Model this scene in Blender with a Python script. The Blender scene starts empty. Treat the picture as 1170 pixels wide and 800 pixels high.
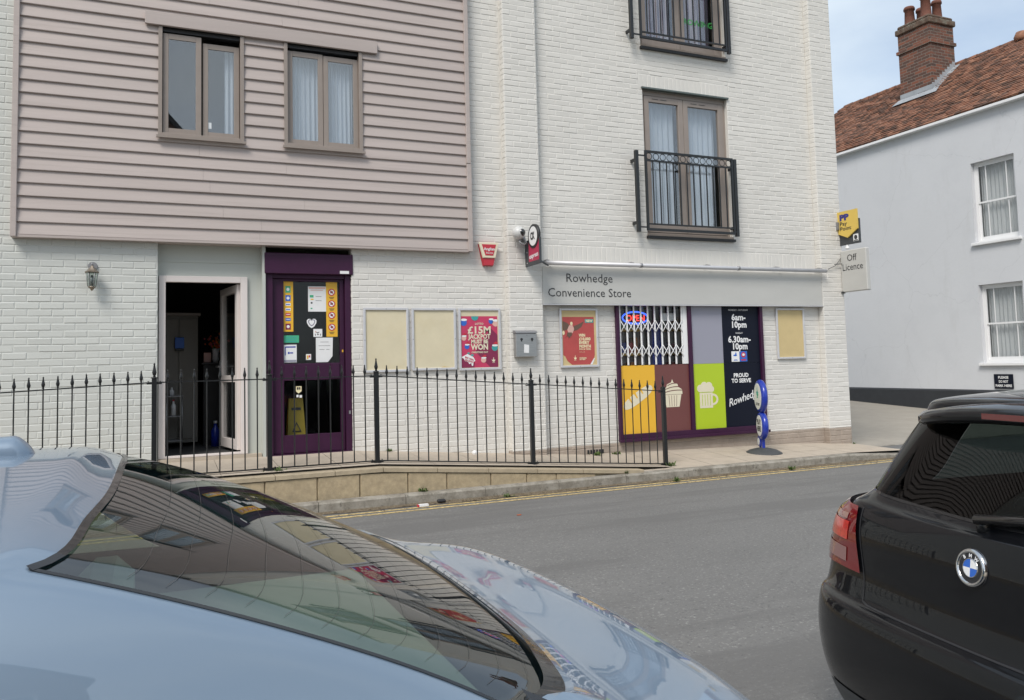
import bpy, math, random
from math import sin, cos, pi, radians
from mathutils import Vector, Matrix, noise
random.seed(7)
S = bpy.context.scene
C = S.collection

# ------------------------------------------------------------ camera, sky, sun, exposure
yaw, pit, rol = radians(23.8), radians(4.01), radians(1.494)
F = Vector((sin(yaw)*cos(pit), cos(yaw)*cos(pit), sin(pit)))
R0 = Vector((cos(yaw), -sin(yaw), 0)); U0 = R0.cross(F)
RT = R0*cos(rol) - U0*sin(rol); UP = U0*cos(rol) + R0*sin(rol)
cd = bpy.data.cameras.new('camera'); cam = bpy.data.objects.new('camera', cd); C.objects.link(cam)
M = Matrix((RT, UP, -F)).transposed().to_4x4(); M.translation = Vector((0, 0, 1.55)); cam.matrix_world = M
cd.sensor_width = 36; cd.lens = 924/1170*36; cd.shift_y = -49/1170; cd.clip_start = .05; cd.clip_end = 2000
S.camera = cam
SUN_EL, SUN_AZ = radians(50), radians(226)      # azimuth clockwise from +y
w = bpy.data.worlds.new('World'); S.world = w; w.use_nodes = True
nt = w.node_tree; bg = nt.nodes['Background']
sky = nt.nodes.new('ShaderNodeTexSky'); sky.sky_type = 'NISHITA'; sky.sun_disc = False
sky.sun_elevation = SUN_EL; sky.sun_rotation = SUN_AZ; sky.air_density = 1.0; sky.dust_density = 2.0
tc = nt.nodes.new('ShaderNodeTexCoord'); mp = nt.nodes.new('ShaderNodeMapping'); mp.inputs['Scale'].default_value = (1, 1, 2.6)
nz = nt.nodes.new('ShaderNodeTexNoise'); nz.inputs['Scale'].default_value = 1.7; nz.inputs['Detail'].default_value = 7; nz.inputs['Roughness'].default_value = .55
rp = nt.nodes.new('ShaderNodeValToRGB'); rp.color_ramp.elements[0].position = .34; rp.color_ramp.elements[1].position = .66
rp.color_ramp.elements[0].color = (.35, .35, .35, 1); rp.color_ramp.elements[1].color = (.93, .93, .93, 1)
mx = nt.nodes.new('ShaderNodeMixRGB'); mx.inputs[2].default_value = (5.1, 5.75, 6.3, 1)
nt.links.new(tc.outputs['Generated'], mp.inputs[0]); nt.links.new(mp.outputs[0], nz.inputs['Vector'])
nt.links.new(nz.outputs['Fac'], rp.inputs[0]); nt.links.new(rp.outputs[0], mx.inputs[0])
nt.links.new(sky.outputs[0], mx.inputs[1]); nt.links.new(mx.outputs[0], bg.inputs[0]); bg.inputs[1].default_value = .1
sd = bpy.data.lights.new('sun', 'SUN'); so = bpy.data.objects.new('sun', sd); C.objects.link(so)
sd.energy = 1.7; sd.angle = radians(22); sd.color = (1, .95, .88)
so.rotation_euler = Vector((-sin(SUN_AZ)*cos(SUN_EL), -cos(SUN_AZ)*cos(SUN_EL), -sin(SUN_EL))).to_track_quat('-Z', 'Y').to_euler()
vs = S.view_settings; vs.view_transform = 'Standard'; vs.look = 'None'; vs.exposure = 0.74; vs.gamma = 1; vs.use_curve_mapping = False

# ------------------------------------------------------------ materials
def mat(name, col, rough=.6, metal=0, var=.0, vs_=3, bump=0, bs=30, coat=0, spec=.5, col2=None, stretch=None, emit=0, detail=5, lo=.35, hi=.7):
    m = bpy.data.materials.new(name); m.use_nodes = True; t = m.node_tree; b = t.nodes['Principled BSDF']
    b.inputs['Base Color'].default_value = (*col, 1); b.inputs['Roughness'].default_value = rough; b.inputs['Metallic'].default_value = metal
    b.inputs['Coat Weight'].default_value = coat; b.inputs['Coat Roughness'].default_value = .02; b.inputs['Specular IOR Level'].default_value = spec
    if emit: b.inputs['Emission Color'].default_value = (*col, 1); b.inputs['Emission Strength'].default_value = emit
    if var or bump or col2:
        co = t.nodes.new('ShaderNodeNewGeometry'); src = co.outputs['Position']
        if stretch:
            mm = t.nodes.new('ShaderNodeMapping'); mm.inputs['Scale'].default_value = stretch; t.links.new(src, mm.inputs[0]); src = mm.outputs[0]
    if var or col2:
        n = t.nodes.new('ShaderNodeTexNoise'); n.inputs['Scale'].default_value = vs_; n.inputs['Detail'].default_value = detail; n.inputs['Roughness'].default_value = .65
        t.links.new(src, n.inputs['Vector']); r = t.nodes.new('ShaderNodeValToRGB'); r.color_ramp.elements[0].position = lo; r.color_ramp.elements[1].position = hi
        c2 = col2 or tuple(c*(1-var) for c in col)
        r.color_ramp.elements[0].color = (*c2, 1); r.color_ramp.elements[1].color = (*(tuple(c*(1+var*.4) for c in col)), 1)
        t.links.new(n.outputs['Fac'], r.inputs[0]); t.links.new(r.outputs[0], b.inputs['Base Color'])
    if bump:
        n2 = t.nodes.new('ShaderNodeTexNoise'); n2.inputs['Scale'].default_value = bs; n2.inputs['Detail'].default_value = 4; t.links.new(src, n2.inputs['Vector'])
        bp = t.nodes.new('ShaderNodeBump'); bp.inputs['Strength'].default_value = bump; bp.inputs['Distance'].default_value = .004
        t.links.new(n2.outputs['Fac'], bp.inputs['Height']); t.links.new(bp.outputs[0], b.inputs['Normal'])
    return m
def glass(name, tint=(.8, .86, .86), refl=1.45, rough=.0):
    m = bpy.data.materials.new(name); m.use_nodes = True; t = m.node_tree; t.nodes.clear()
    o = t.nodes.new('ShaderNodeOutputMaterial'); mi = t.nodes.new('ShaderNodeMixShader'); tr = t.nodes.new('ShaderNodeBsdfTransparent'); g = t.nodes.new('ShaderNodeBsdfGlossy'); f = t.nodes.new('ShaderNodeFresnel')
    tr.inputs[0].default_value = (*tint, 1); g.inputs['Roughness'].default_value = rough; f.inputs['IOR'].default_value = refl
    ge = t.nodes.new('ShaderNodeNewGeometry'); mr = t.nodes.new('ShaderNodeMapRange'); mr.inputs[3].default_value = refl; mr.inputs[4].default_value = 1/refl
    t.links.new(ge.outputs['Backfacing'], mr.inputs[0]); t.links.new(mr.outputs[0], f.inputs['IOR'])      # same reflectance from either side of the pane
    t.links.new(f.outputs[0], mi.inputs[0]); t.links.new(tr.outputs[0], mi.inputs[1]); t.links.new(g.outputs[0], mi.inputs[2]); t.links.new(mi.outputs[0], o.inputs[0])
    return m
def add_layer(m, col, scale, lo, hi, stretch=None, amt=1.0):
    """blend a second colour in by noise: dirt, wear, patches with a shape of their own"""
    t = m.node_tree; b = t.nodes['Principled BSDF']; g = t.nodes.new('ShaderNodeNewGeometry'); src = g.outputs['Position']
    if stretch:
        mm = t.nodes.new('ShaderNodeMapping'); mm.inputs['Scale'].default_value = stretch; t.links.new(src, mm.inputs[0]); src = mm.outputs[0]
    n = t.nodes.new('ShaderNodeTexNoise'); n.inputs['Scale'].default_value = scale; n.inputs['Detail'].default_value = 8; n.inputs['Roughness'].default_value = .7; t.links.new(src, n.inputs['Vector'])
    r = t.nodes.new('ShaderNodeMapRange'); r.inputs[1].default_value = lo; r.inputs[2].default_value = hi; r.inputs[4].default_value = amt; t.links.new(n.outputs['Fac'], r.inputs[0])
    x = t.nodes.new('ShaderNodeMixRGB'); x.inputs[2].default_value = (*col, 1); t.links.new(r.outputs[0], x.inputs[0])
    l = b.inputs['Base Color'].links
    if l: t.links.new(l[0].from_socket, x.inputs[1])
    else: x.inputs[1].default_value = b.inputs['Base Color'].default_value
    t.links.new(x.outputs[0], b.inputs['Base Color'])
    return m

M_ = {}
M_['brick'] = add_layer(mat('cream painted brick', (.655, .635, .595), .75, var=.05, vs_=1.4, bump=.35, bs=55), (.50, .47, .43), 2.2, .60, .78, amt=.35)
add_layer(M_['brick'], (.50, .46, .41), 9, .64, .74, stretch=(1, 1, .25), amt=.12)
M_['brick_green'] = add_layer(mat('pale green painted brick', (.55, .56, .53), .75, var=.04, vs_=1.4, bump=.35, bs=55), (.45, .46, .42), 2.4, .62, .8, amt=.3)
M_['plinth'] = add_layer(mat('beige painted plinth', (.36, .30, .25), .85, var=.12, vs_=6, bump=.5, bs=50), (.20, .17, .13), 5, .55, .75, amt=.6)
M_['clad'] = add_layer(mat('mauve grey painted timber', (.44, .378, .352), .55, var=.07, vs_=2, bump=.25, bs=30, stretch=(.25, 1, 5)), (.27, .225, .20), 3.5, .56, .75, stretch=(.15, 1, 6), amt=.5)
add_layer(M_['clad'], (.12, .09, .07), 22, .71, .74, amt=.7)
M_['taupe'] = mat('taupe window frame', (.28, .235, .205), .4, var=.06, vs_=8)
M_['dark_joint'] = mat('black rubber seal', (.02, .02, .022), .5)
M_['lead'] = mat('dark green grey head flashing', (.09, .115, .11), .5)
M_['curtain'] = mat('pale blue net curtain', (.50, .56, .64), .9, var=.1, vs_=12, stretch=(1, 1, .1))
M_['curtain_w'] = mat('white net curtain', (.72, .73, .74), .9, var=.1, vs_=12, stretch=(1, 1, .1))
M_['purple_curtain'] = mat('striped purple curtain', (.10, .07, .12), .9, col2=(.45, .38, .42), vs_=9, stretch=(3, 1, .05), lo=.45, hi=.5)
M_['glass'] = glass('window glass', (.97, .98, .98), 2.3)
M_['shopglass'] = glass('shop glass', (.97, .98, .98), 1.35)
M_['black_iron'] = add_layer(mat('black painted iron', (.012, .013, .014), .32, bump=.3, bs=80), (.06, .035, .02), 30, .66, .75, amt=.5)
M_['purple'] = mat('dark purple powder coat', (.042, .008, .036), .45, var=.15, vs_=9, spec=.35)
M_['aluminium'] = mat('silver aluminium frame', (.60, .60, .62), .4, .25, var=.05, vs_=10)
M_['cream_board'] = add_layer(mat('faded cream backing board', (.66, .59, .42), .7, var=.06, vs_=4), (.60, .50, .29), 3, .5, .75, amt=.5)
M_['tan_board'] = mat('yellowed tan backing board', (.60, .47, .24), .7, var=.07, vs_=4)
M_['fascia'] = mat('pale grey sign panel', (.50, .495, .47), .45, var=.04, vs_=2, stretch=(1, 1, 3))
M_['ink'] = mat('charcoal lettering', (.035, .035, .038), .5)
M_['white'] = mat('white vinyl', (.80, .80, .80), .5)
M_['cream'] = mat('cream vinyl', (.72, .66, .50), .5)
M_['upvc'] = mat('white plastic door frame', (.70, .64, .61), .4, var=.04, vs_=6)
M_['greenpanel'] = mat('grey green recess panel', (.49, .51, .47), .6, var=.04, vs_=2)
M_['yellow'] = mat('yellow vinyl', (.78, .44, .035), .35)
M_['brown'] = mat('brown vinyl', (.155, .052, .048), .35)
M_['lime'] = mat('lime green vinyl', (.42, .56, .02), .35)
M_['mauve'] = mat('grey mauve vinyl', (.30, .30, .36), .35)
M_['navy'] = mat('near black navy vinyl', (.006, .008, .018), .5, spec=.2)
M_['red'] = mat('red print', (.50, .03, .05), .45)
M_['lotto_red'] = mat('crimson poster print', (.56, .045, .12), .4, var=.15, vs_=4)
M_['lotto_dark'] = mat('dark crimson poster print', (.22, .02, .07), .4)
M_['faded_red'] = mat('faded red poster print', (.47, .075, .07), .45, var=.08, vs_=5)
M_['pbrown'] = mat('brown print', (.14, .085, .06), .5)
M_['pink'] = mat('pale pink print', (.70, .42, .36), .5)
M_['blue'] = mat('blue print', (.03, .13, .52), .4)
M_['teal'] = mat('teal print', (.05, .33, .33), .4)
M_['green'] = mat('green print', (.06, .40, .22), .5)
M_['paper'] = mat('white paper', (.76, .76, .76), .7, var=.03, vs_=12)
M_['cream_text'] = mat('pale yellow print', (.82, .72, .45), .5)
M_['steel'] = mat('brushed stainless steel', (.42, .42, .42), .36, .85, var=.15, vs_=7, stretch=(1, 1, 12))
M_['grey_metal'] = mat('galvanised grey metal', (.30, .30, .31), .45, .5)
M_['dgrey'] = mat('dark grey plastic', (.045, .05, .055), .45)
M_['crimson'] = mat('crimson sign face', (.42, .02, .07), .4)
M_['royal'] = mat('royal blue plastic', (.012, .035, .34), .28, coat=.3)
M_['sandstone'] = add_layer(mat('sandstone block', (.42, .335, .215), .9, var=.22, vs_=14, bump=.8, bs=110), (.20, .17, .12), 2.2, .5, .72, amt=.6)
add_layer(M_['sandstone'], (.50, .42, .30), 60, .58, .66, amt=.5)
M_['coping'] = add_layer(mat('weathered coping stone', (.40, .33, .23), .9, var=.15, vs_=9, bump=.6, bs=70), (.17, .14, .10), 3, .55, .72, amt=.6)
M_['mortar'] = mat('mortar joint', (.13, .115, .09), .95)
M_['paving'] = add_layer(mat('buff paving slab', (.45, .385, .31), .9, var=.10, vs_=5, bump=.5, bs=60), (.30, .25, .20), 3, .52, .75, amt=.5)
M_['kerbstone'] = add_layer(add_layer(mat('concrete kerb stone', (.33, .305, .26), .9, var=.15, vs_=9, bump=.7, bs=90), (.17, .15, .12), 6, .42, .6, amt=.8), (.08, .07, .055), 14, .56, .66, amt=.7)
M_['asphalt'] = add_layer(add_layer(mat('worn grey asphalt', (.165, .162, .156), .85, var=.10, vs_=1.2, bump=.9, bs=160, stretch=(.35, 1, 1)), (.36, .35, .33), 48, .55, .66, amt=.65), (.05, .05, .05), 40, .56, .68, amt=.7)
add_layer(M_['asphalt'], (.125, .122, .118), .9, .5, .56, stretch=(.12, 1.0, 1), amt=.7)
def cracks(m, col, scale, wid, amt=1, stretch=(1, 1, 1)):
    t = m.node_tree; b = t.nodes['Principled BSDF']; g = t.nodes.new('ShaderNodeNewGeometry'); mm = t.nodes.new('ShaderNodeMapping'); mm.inputs['Scale'].default_value = stretch
    n = t.nodes.new('ShaderNodeTexNoise'); n.inputs['Scale'].default_value = 3; n.inputs['Detail'].default_value = 4; ad = t.nodes.new('ShaderNodeVectorMath'); ad.operation = 'MULTIPLY_ADD'; ad.inputs[1].default_value = (.35, .35, .35)
    v = t.nodes.new('ShaderNodeTexVoronoi'); v.feature = 'DISTANCE_TO_EDGE'; v.inputs['Scale'].default_value = scale
    t.links.new(g.outputs['Position'], mm.inputs[0]); t.links.new(mm.outputs[0], n.inputs['Vector']); t.links.new(n.outputs['Color'], ad.inputs[0]); t.links.new(mm.outputs[0], ad.inputs[2]); t.links.new(ad.outputs[0], v.inputs['Vector'])
    r = t.nodes.new('ShaderNodeMapRange'); r.inputs[1].default_value = 0; r.inputs[2].default_value = wid; r.inputs[3].default_value = amt; r.inputs[4].default_value = 0; t.links.new(v.outputs['Distance'], r.inputs[0])
    x = t.nodes.new('ShaderNodeMixRGB'); x.inputs[2].default_value = (*col, 1); t.links.new(r.outputs[0], x.inputs[0]); l = b.inputs['Base Color'].links; t.links.new(l[0].from_socket, x.inputs[1]); t.links.new(x.outputs[0], b.inputs['Base Color']); return m
cracks(M_['asphalt'], (.08, .078, .075), .33, .004, .25)
M_['concrete'] = add_layer(mat('pale concrete forecourt', (.33, .30, .255), .9, var=.10, vs_=3, bump=.6, bs=90), (.20, .18, .15), 14, .58, .72, amt=.6)
M_['yline'] = mat('worn yellow road paint', (.66, .50, .22), .85, var=.2, vs_=20)
M_['grit'] = add_layer(mat('gutter grit and dead leaves', (.15, .115, .075), .95, var=.35, vs_=40, bump=1, bs=120), (.30, .25, .17), 60, .52, .62, amt=.8)
M_['weed'] = mat('weed leaf green', (.085, .14, .03), .7, var=.3, vs_=20)
M_['render'] = add_layer(mat('pale grey render', (.60, .61, .63), .85, var=.02, vs_=.8, bump=.5, bs=14), (.49, .50, .53), 1.1, .5, .75, amt=.35)
cracks(M_['render'], (.40, .41, .42), .45, .004, .35); add_layer(M_['render'], (.46, .46, .46), 1.6, .56, .72, stretch=(1.6, 1.6, .35), amt=.3)
M_['blackpl'] = add_layer(mat('black painted plinth', (.028, .030, .034), .6, var=.15, vs_=6, bump=.5, bs=12), (.10, .10, .10), 7, .62, .75, amt=.4)
M_['sashw'] = mat('white gloss sash paint', (.78, .78, .78), .35)
M_['tile'] = None
M_['lead_sheet'] = mat('pale lead flashing', (.34, .36, .38), .5, var=.15, vs_=9)
M_['pot'] = mat('terracotta chimney pot', (.17, .065, .042), .8, var=.25, vs_=9)
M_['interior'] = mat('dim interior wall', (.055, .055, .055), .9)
M_['shopint'] = mat('shop interior wall', (.20, .20, .21), .9)

def tile_mat():
    m = mat('clay tile', (.25, .105, .058), .85, col2=(.08, .05, .038), vs_=5.5, lo=.32, hi=.62, detail=9)
    add_layer(m, (.36, .19, .12), 9, .55, .7, amt=.7); add_layer(m, (.05, .035, .028), 2.6, .55, .72, amt=.75)
    return m
M_['tile'] = tile_mat()
def chimney_mat():
    m = bpy.data.materials.new('old red chimney brick'); m.use_nodes = True; t = m.node_tree; b = t.nodes['Principled BSDF']
    g = t.nodes.new('ShaderNodeNewGeometry'); sx = t.nodes.new('ShaderNodeSeparateXYZ'); t.links.new(g.outputs['Position'], sx.inputs[0])
    ad = t.nodes.new('ShaderNodeMath'); ad.operation = 'ADD'; t.links.new(sx.outputs[0], ad.inputs[0]); t.links.new(sx.outputs[1], ad.inputs[1])
    cb = t.nodes.new('ShaderNodeCombineXYZ'); t.links.new(ad.outputs[0], cb.inputs[0]); t.links.new(sx.outputs[2], cb.inputs[1])
    br = t.nodes.new('ShaderNodeTexBrick'); br.inputs['Scale'].default_value = 1; br.inputs['Brick Width'].default_value = .225; br.inputs['Row Height'].default_value = .075; br.inputs['Mortar Size'].default_value = .006
    br.inputs['Color1'].default_value = (.20, .075, .045, 1); br.inputs['Color2'].default_value = (.06, .042, .035, 1); br.inputs['Mortar'].default_value = (.22, .19, .16, 1); br.inputs['Bias'].default_value = -.1
    t.links.new(cb.outputs[0], br.inputs['Vector']); t.links.new(br.outputs['Color'], b.inputs['Base Color']); b.inputs['Roughness'].default_value = .9
    bp = t.nodes.new('ShaderNodeBump'); bp.inputs['Strength'].default_value = .8; bp.inputs['Distance'].default_value = .01; bp.invert = True; t.links.new(br.outputs['Fac'], bp.inputs['Height']); t.links.new(bp.outputs[0], b.inputs['Normal'])
    add_layer(m, (.09, .07, .055), 3, .5, .7, amt=.7)
    return m
M_['chimney'] = chimney_mat()

# ------------------------------------------------------------ geometry helpers
def wloc(o):
    v = Vector((0, 0, 0))
    while o: v += o.location; o = o.parent
    return v
def props(o, label=None, cat=None, group=None, kind=None):
    if label: o['label'] = label
    if cat: o['category'] = cat
    if group: o['group'] = group
    if kind: o['kind'] = kind
    return o
def thing(name, label, cat, loc, group=None, rz=0):
    o = bpy.data.objects.new(name, None); o.location = loc; o.rotation_euler.z = rz; o.empty_display_size = .2; C.objects.link(o)
    return props(o, label, cat, group)
class MB:
    def __init__(s): s.v = []; s.f = []; s.mi = []; s.sm = []; s.m = 0; s.smooth = False
    def add(s, vs, fs):
        n = len(s.v); s.v += [Vector(p) for p in vs]
        for f in fs: s.f.append([n+i for i in f]); s.mi.append(s.m); s.sm.append(s.smooth)
        return s
    def quad(s, *p): return s.add(p, [tuple(range(len(p)))])
    def box(s, x0, y0, z0, x1, y1, z1, T=None):
        v = [Vector(p) for p in ((x0,y0,z0),(x1,y0,z0),(x1,y1,z0),(x0,y1,z0),(x0,y0,z1),(x1,y0,z1),(x1,y1,z1),(x0,y1,z1))]
        if T: v = [T @ p for p in v]
        return s.add(v, [(3,2,1,0),(4,5,6,7),(0,1,5,4),(1,2,6,5),(2,3,7,6),(3,0,4,7)])
    def bbox(s, x0, y0, z0, x1, y1, z1, b=.004):
        """box with all edges chamfered by b"""
        xs = (x0, x0+b, x1-b, x1); ys = (y0, y0+b, y1-b, y1); zs = (z0, z0+b, z1-b, z1); v = []; idx = {}
        for a in (0, 1):
            for c in (0, 1):
                for d in (0, 1):
                    X = (x0, x1)[a]; Y = (y0, y1)[c]; Z = (z0, z1)[d]; Xi = (xs[1], xs[2])[a]; Yi = (ys[1], ys[2])[c]; Zi = (zs[1], zs[2])[d]
                    idx[a,c,d,'x'] = len(v); v.append((X, Yi, Zi)); idx[a,c,d,'y'] = len(v); v.append((Xi, Y, Zi)); idx[a,c,d,'z'] = len(v); v.append((Xi, Yi, Z))
        f = []
        for a in (0, 1):
            q = [idx[a,0,0,'x'], idx[a,1,0,'x'], idx[a,1,1,'x'], idx[a,0,1,'x']]; f.append(q if a else q[::-1])
            q = [idx[0,a,0,'y'], idx[0,a,1,'y'], idx[1,a,1,'y'], idx[1,a,0,'y']]; f.append(q if a else q[::-1])
            q = [idx[0,0,a,'z'], idx[1,0,a,'z'], idx[1,1,a,'z'], idx[0,1,a,'z']]; f.append(q if a else q[::-1])
        for a in (0, 1):
            for c in (0, 1):
                f.append([idx[a,c,0,'x'], idx[a,c,1,'x'], idx[a,c,1,'y'], idx[a,c,0,'y']])
                f.append([idx[a,0,c,'x'], idx[a,1,c,'x'], idx[a,1,c,'z'], idx[a,0,c,'z']])
                f.append([idx[0,a,c,'y'], idx[1,a,c,'y'], idx[1,a,c,'z'], idx[0,a,c,'z']])
                for d in (0, 1): f.append([idx[a,c,d,'x'], idx[a,c,d,'y'], idx[a,c,d,'z']])
        return s.add(v, f)
    def prism(s, poly, y0, y1):
        """poly of (x,z) extruded between y0 and y1"""
        n = len(poly); v = [(p[0], y0, p[1]) for p in poly] + [(p[0], y1, p[1]) for p in poly]
        return s.add(v, [tuple(range(n)), tuple(range(2*n-1, n-1, -1))] + [(i, i+n, (i+1) % n+n, (i+1) % n) for i in range(n)])
    def prismx(s, poly, x0, x1):
        n = len(poly); v = [(x0, p[0], p[1]) for p in poly] + [(x1, p[0], p[1]) for p in poly]
        return s.add(v, [tuple(range(n)), tuple(range(2*n-1, n-1, -1))] + [(i, i+n, (i+1) % n+n, (i+1) % n) for i in range(n)])
    def tube(s, pts, r, n=8, closed=False, caps=True):
        pts = [Vector(p) for p in pts]; N = len(pts); rr = r if isinstance(r, (list, tuple)) else [r]*N; base = len(s.v); up = None
        for i, p in enumerate(pts):
            a = pts[(i-1) % N] if (i or closed) else p; b = pts[(i+1) % N] if (i < N-1 or closed) else p
            t = (b-a).normalized()
            if up is None: up = t.orthogonal().normalized()
            up = (up - t*up.dot(t)).normalized(); sd_ = t.cross(up)
            for k in range(n): s.v.append(p + (up*cos(2*pi*k/n) + sd_*sin(2*pi*k/n))*rr[i])
        for i in range(N if closed else N-1):
            j = (i+1) % N
            for k in range(n):
                s.f.append([base+i*n+k, base+i*n+(k+1) % n, base+j*n+(k+1) % n, base+j*n+k]); s.mi.append(s.m); s.sm.append(True)
        if caps and not closed:
            s.f.append([base+k for k in range(n)][::-1]); s.f.append([base+(N-1)*n+k for k in range(n)]); s.mi += [s.m]*2; s.sm += [False]*2
        return s
    def lathe(s, c, prof, n=12, axis='z', smooth=True):
        """prof = [(r,h)...] about an axis through c"""
        c = Vector(c); base = len(s.v)
        for r, h in prof:
            for k in range(n):
                a = 2*pi*k/n; u, w_ = r*cos(a), r*sin(a)
                s.v.append(c + Vector({'z': (u, w_, h), 'y': (u, h, w_), 'x': (h, u, w_)}[axis]))
        for i in range(len(prof)-1):
            for k in range(n):
                s.f.append([base+i*n+k, base+i*n+(k+1) % n, base+(i+1)*n+(k+1) % n, base+(i+1)*n+k]); s.mi.append(s.m); s.sm.append(smooth)
        for i in (0, len(prof)-1):
            if prof[i][0] > 1e-5: s.f.append([base+i*n+k for k in range(n)]); s.mi.append(s.m); s.sm.append(False)
        return s
    def build(s, name, mats, parent=None, loc=None, label=None, cat=None, group=None, kind=None, local=False, bevel=0):
        me = bpy.data.meshes.new(name)
        if local: off = Vector((0, 0, 0))
        else: off = wloc(parent) if parent else Vector(loc or (0, 0, 0))
        me.from_pydata([v-off for v in s.v], [], s.f)
        for m in (mats if isinstance(mats, (list, tuple)) else [mats]): me.materials.append(M_[m] if isinstance(m, str) else m)
        me.polygons.foreach_set('material_index', s.mi); me.polygons.foreach_set('use_smooth', s.sm); me.update()
        import bmesh
        bm = bmesh.new(); bm.from_mesh(me); bmesh.ops.recalc_face_normals(bm, faces=bm.faces); bm.to_mesh(me); bm.free()
        o = bpy.data.objects.new(name, me); C.objects.link(o)
        if parent: o.parent = parent
        elif loc: o.location = loc
        if bevel:
            b = o.modifiers.new('bevel', 'BEVEL'); b.width = bevel; b.segments = 2; b.limit_method = 'ANGLE'
        return props(o, label, cat, group, kind)
def B(name, m, parent, *boxes, bevel=0, **k):
    mb = MB()
    for b in boxes: (mb.bbox(*b, b=bevel) if bevel else mb.box(*b))
    return mb.build(name, m, parent, **k)

# frames: map (u, v, depth) onto a wall facing -y, or a board facing -x
def FY(y): return lambda u, v, d=0: Vector((u, y-d, v))
def FX(x): return lambda u, v, d=0: Vector((x-d, u, v))      # u runs along -? given as world y
def polys(mb, fr, polylist, d0=.0, d1=.0015):
    for P in polylist:
        d1 += .00006; n = len(P); v = [fr(p[0], p[1], d1) for p in P] + [fr(p[0], p[1], d0) for p in P]
        mb.add(v, [tuple(range(n))] + [(i, (i+1) % n, (i+1) % n+n, i+n) for i in range(n)])
    return mb
def ell(cx, cz, rx, rz=None, n=28, a0=0, a1=2*pi):
    rz = rz or rx; return [(cx+rx*cos(a0+(a1-a0)*i/n), cz+rz*sin(a0+(a1-a0)*i/n)) for i in range(n if abs(a1-a0-2*pi) < 1e-6 else n+1)]
def rect(x0, z0, x1, z1): return [(x0, z0), (x1, z0), (x1, z1), (x0, z1)]
def decal(name, m, parent, fr, polylist, d=.0015, label=None, local=False, d0=0):
    return polys(MB(), fr, polylist, d0, d).build(name, m, parent, label=label, local=local)
def text_verts(s, size, bold=0, align='LEFT', shear=0, space=1, width=None):
    cu = bpy.data.curves.new('t', 'FONT'); cu.body = s; cu.size = size; cu.offset = bold; cu.align_x = align; cu.shear = shear; cu.space_character = space; cu.resolution_u = 2; cu.space_line = .95
    o = bpy.data.objects.new('t', cu); C.objects.link(o); bpy.context.view_layer.update()
    dg = bpy.context.evaluated_depsgraph_get(); me = bpy.data.meshes.new_from_object(o.evaluated_get(dg))
    vs_ = [v.co.copy() for v in me.vertices]; fs = [tuple(p.vertices) for p in me.polygons]
    bpy.data.objects.remove(o); bpy.data.curves.remove(cu); bpy.data.meshes.remove(me)
    if width and vs_:
        x0 = min(v.x for v in vs_); x1 = max(v.x for v in vs_); k = width/(x1-x0)
        for v in vs_: v.x = v.x*k
    return vs_, fs
def add_text(mb, s, fr, u, v, size, d=.002, rot=0, flip=1, **k):
    vs_, fs = text_verts(s, size, **k)
    mb.add([fr(u+flip*(p.x*cos(rot)-p.y*sin(rot)), v+p.x*sin(rot)+p.y*cos(rot), d) for p in vs_], fs); return mb
def text(name, s, m, parent, fr, u, v, size, **k): return add_text(MB(), s, fr, u, v, size, **k).build(name, m, parent)
def strut(mb, a, b, t=.012):
    """square bar between two points"""
    return mb.tube([a, b], t*.7, n=4)

def cells(x0, x1, z0, z1, holes):
    xs = sorted({x0, x1, *[min(max(h[i], x0), x1) for h in holes for i in (0, 2)]}); zs = sorted({z0, z1, *[min(max(h[i], z0), z1) for h in holes for i in (1, 3)]})
    for i in range(len(xs)-1):
        for j in range(len(zs)-1):
            cx, cz = (xs[i]+xs[i+1])/2, (zs[j]+zs[j+1])/2
            if not any(h[0] < cx < h[2] and h[1] < cz < h[3] for h in holes): yield xs[i], zs[j], xs[i+1], zs[j+1]
def subtract(r, holes):
    out = [r]
    for h in holes:
        nx = []
        for a in out:
            if h[0] >= a[2] or h[2] <= a[0] or h[1] >= a[3] or h[3] <= a[1]: nx.append(a); continue
            if a[0] < h[0]: nx.append((a[0], a[1], h[0], a[3]))
            if h[2] < a[2]: nx.append((h[2], a[1], a[2], a[3]))
            m0, m1 = max(a[0], h[0]), min(a[2], h[2])
            if a[1] < h[1]: nx.append((m0, a[1], m1, h[1]))
            if h[3] < a[3]: nx.append((m0, h[3], m1, a[3]))
        out = nx
    return [a for a in out if a[2]-a[0] > .018 and a[3]-a[1] > .012]
PROUD = .0038
def one_brick(mb, fr, a, b, c, d, base=0):
    g = .0022; e = .0075; p = PROUD + random.uniform(-.0016, .0016); j = lambda: random.uniform(-.0018, .0018)
    x0, z0, x1, z1 = a+g, b+g, c-g, d-g
    if x1-x0 < .02 or z1-z0 < .02: return
    tl = random.uniform(-.0015, .0015)
    mb.add([fr(x0, z0, base), fr(x1, z0, base), fr(x1, z1, base), fr(x0, z1, base),
            fr(x0+e+j(), z0+e+j(), base+p+tl), fr(x1-e+j(), z0+e+j(), base+p+tl), fr(x1-e+j(), z1-e+j(), base+p-tl), fr(x0+e+j(), z1-e+j(), base+p-tl)],
           [(4,5,6,7), (0,1,5,4), (1,2,6,5), (2,3,7,6), (3,0,4,7)])
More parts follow.
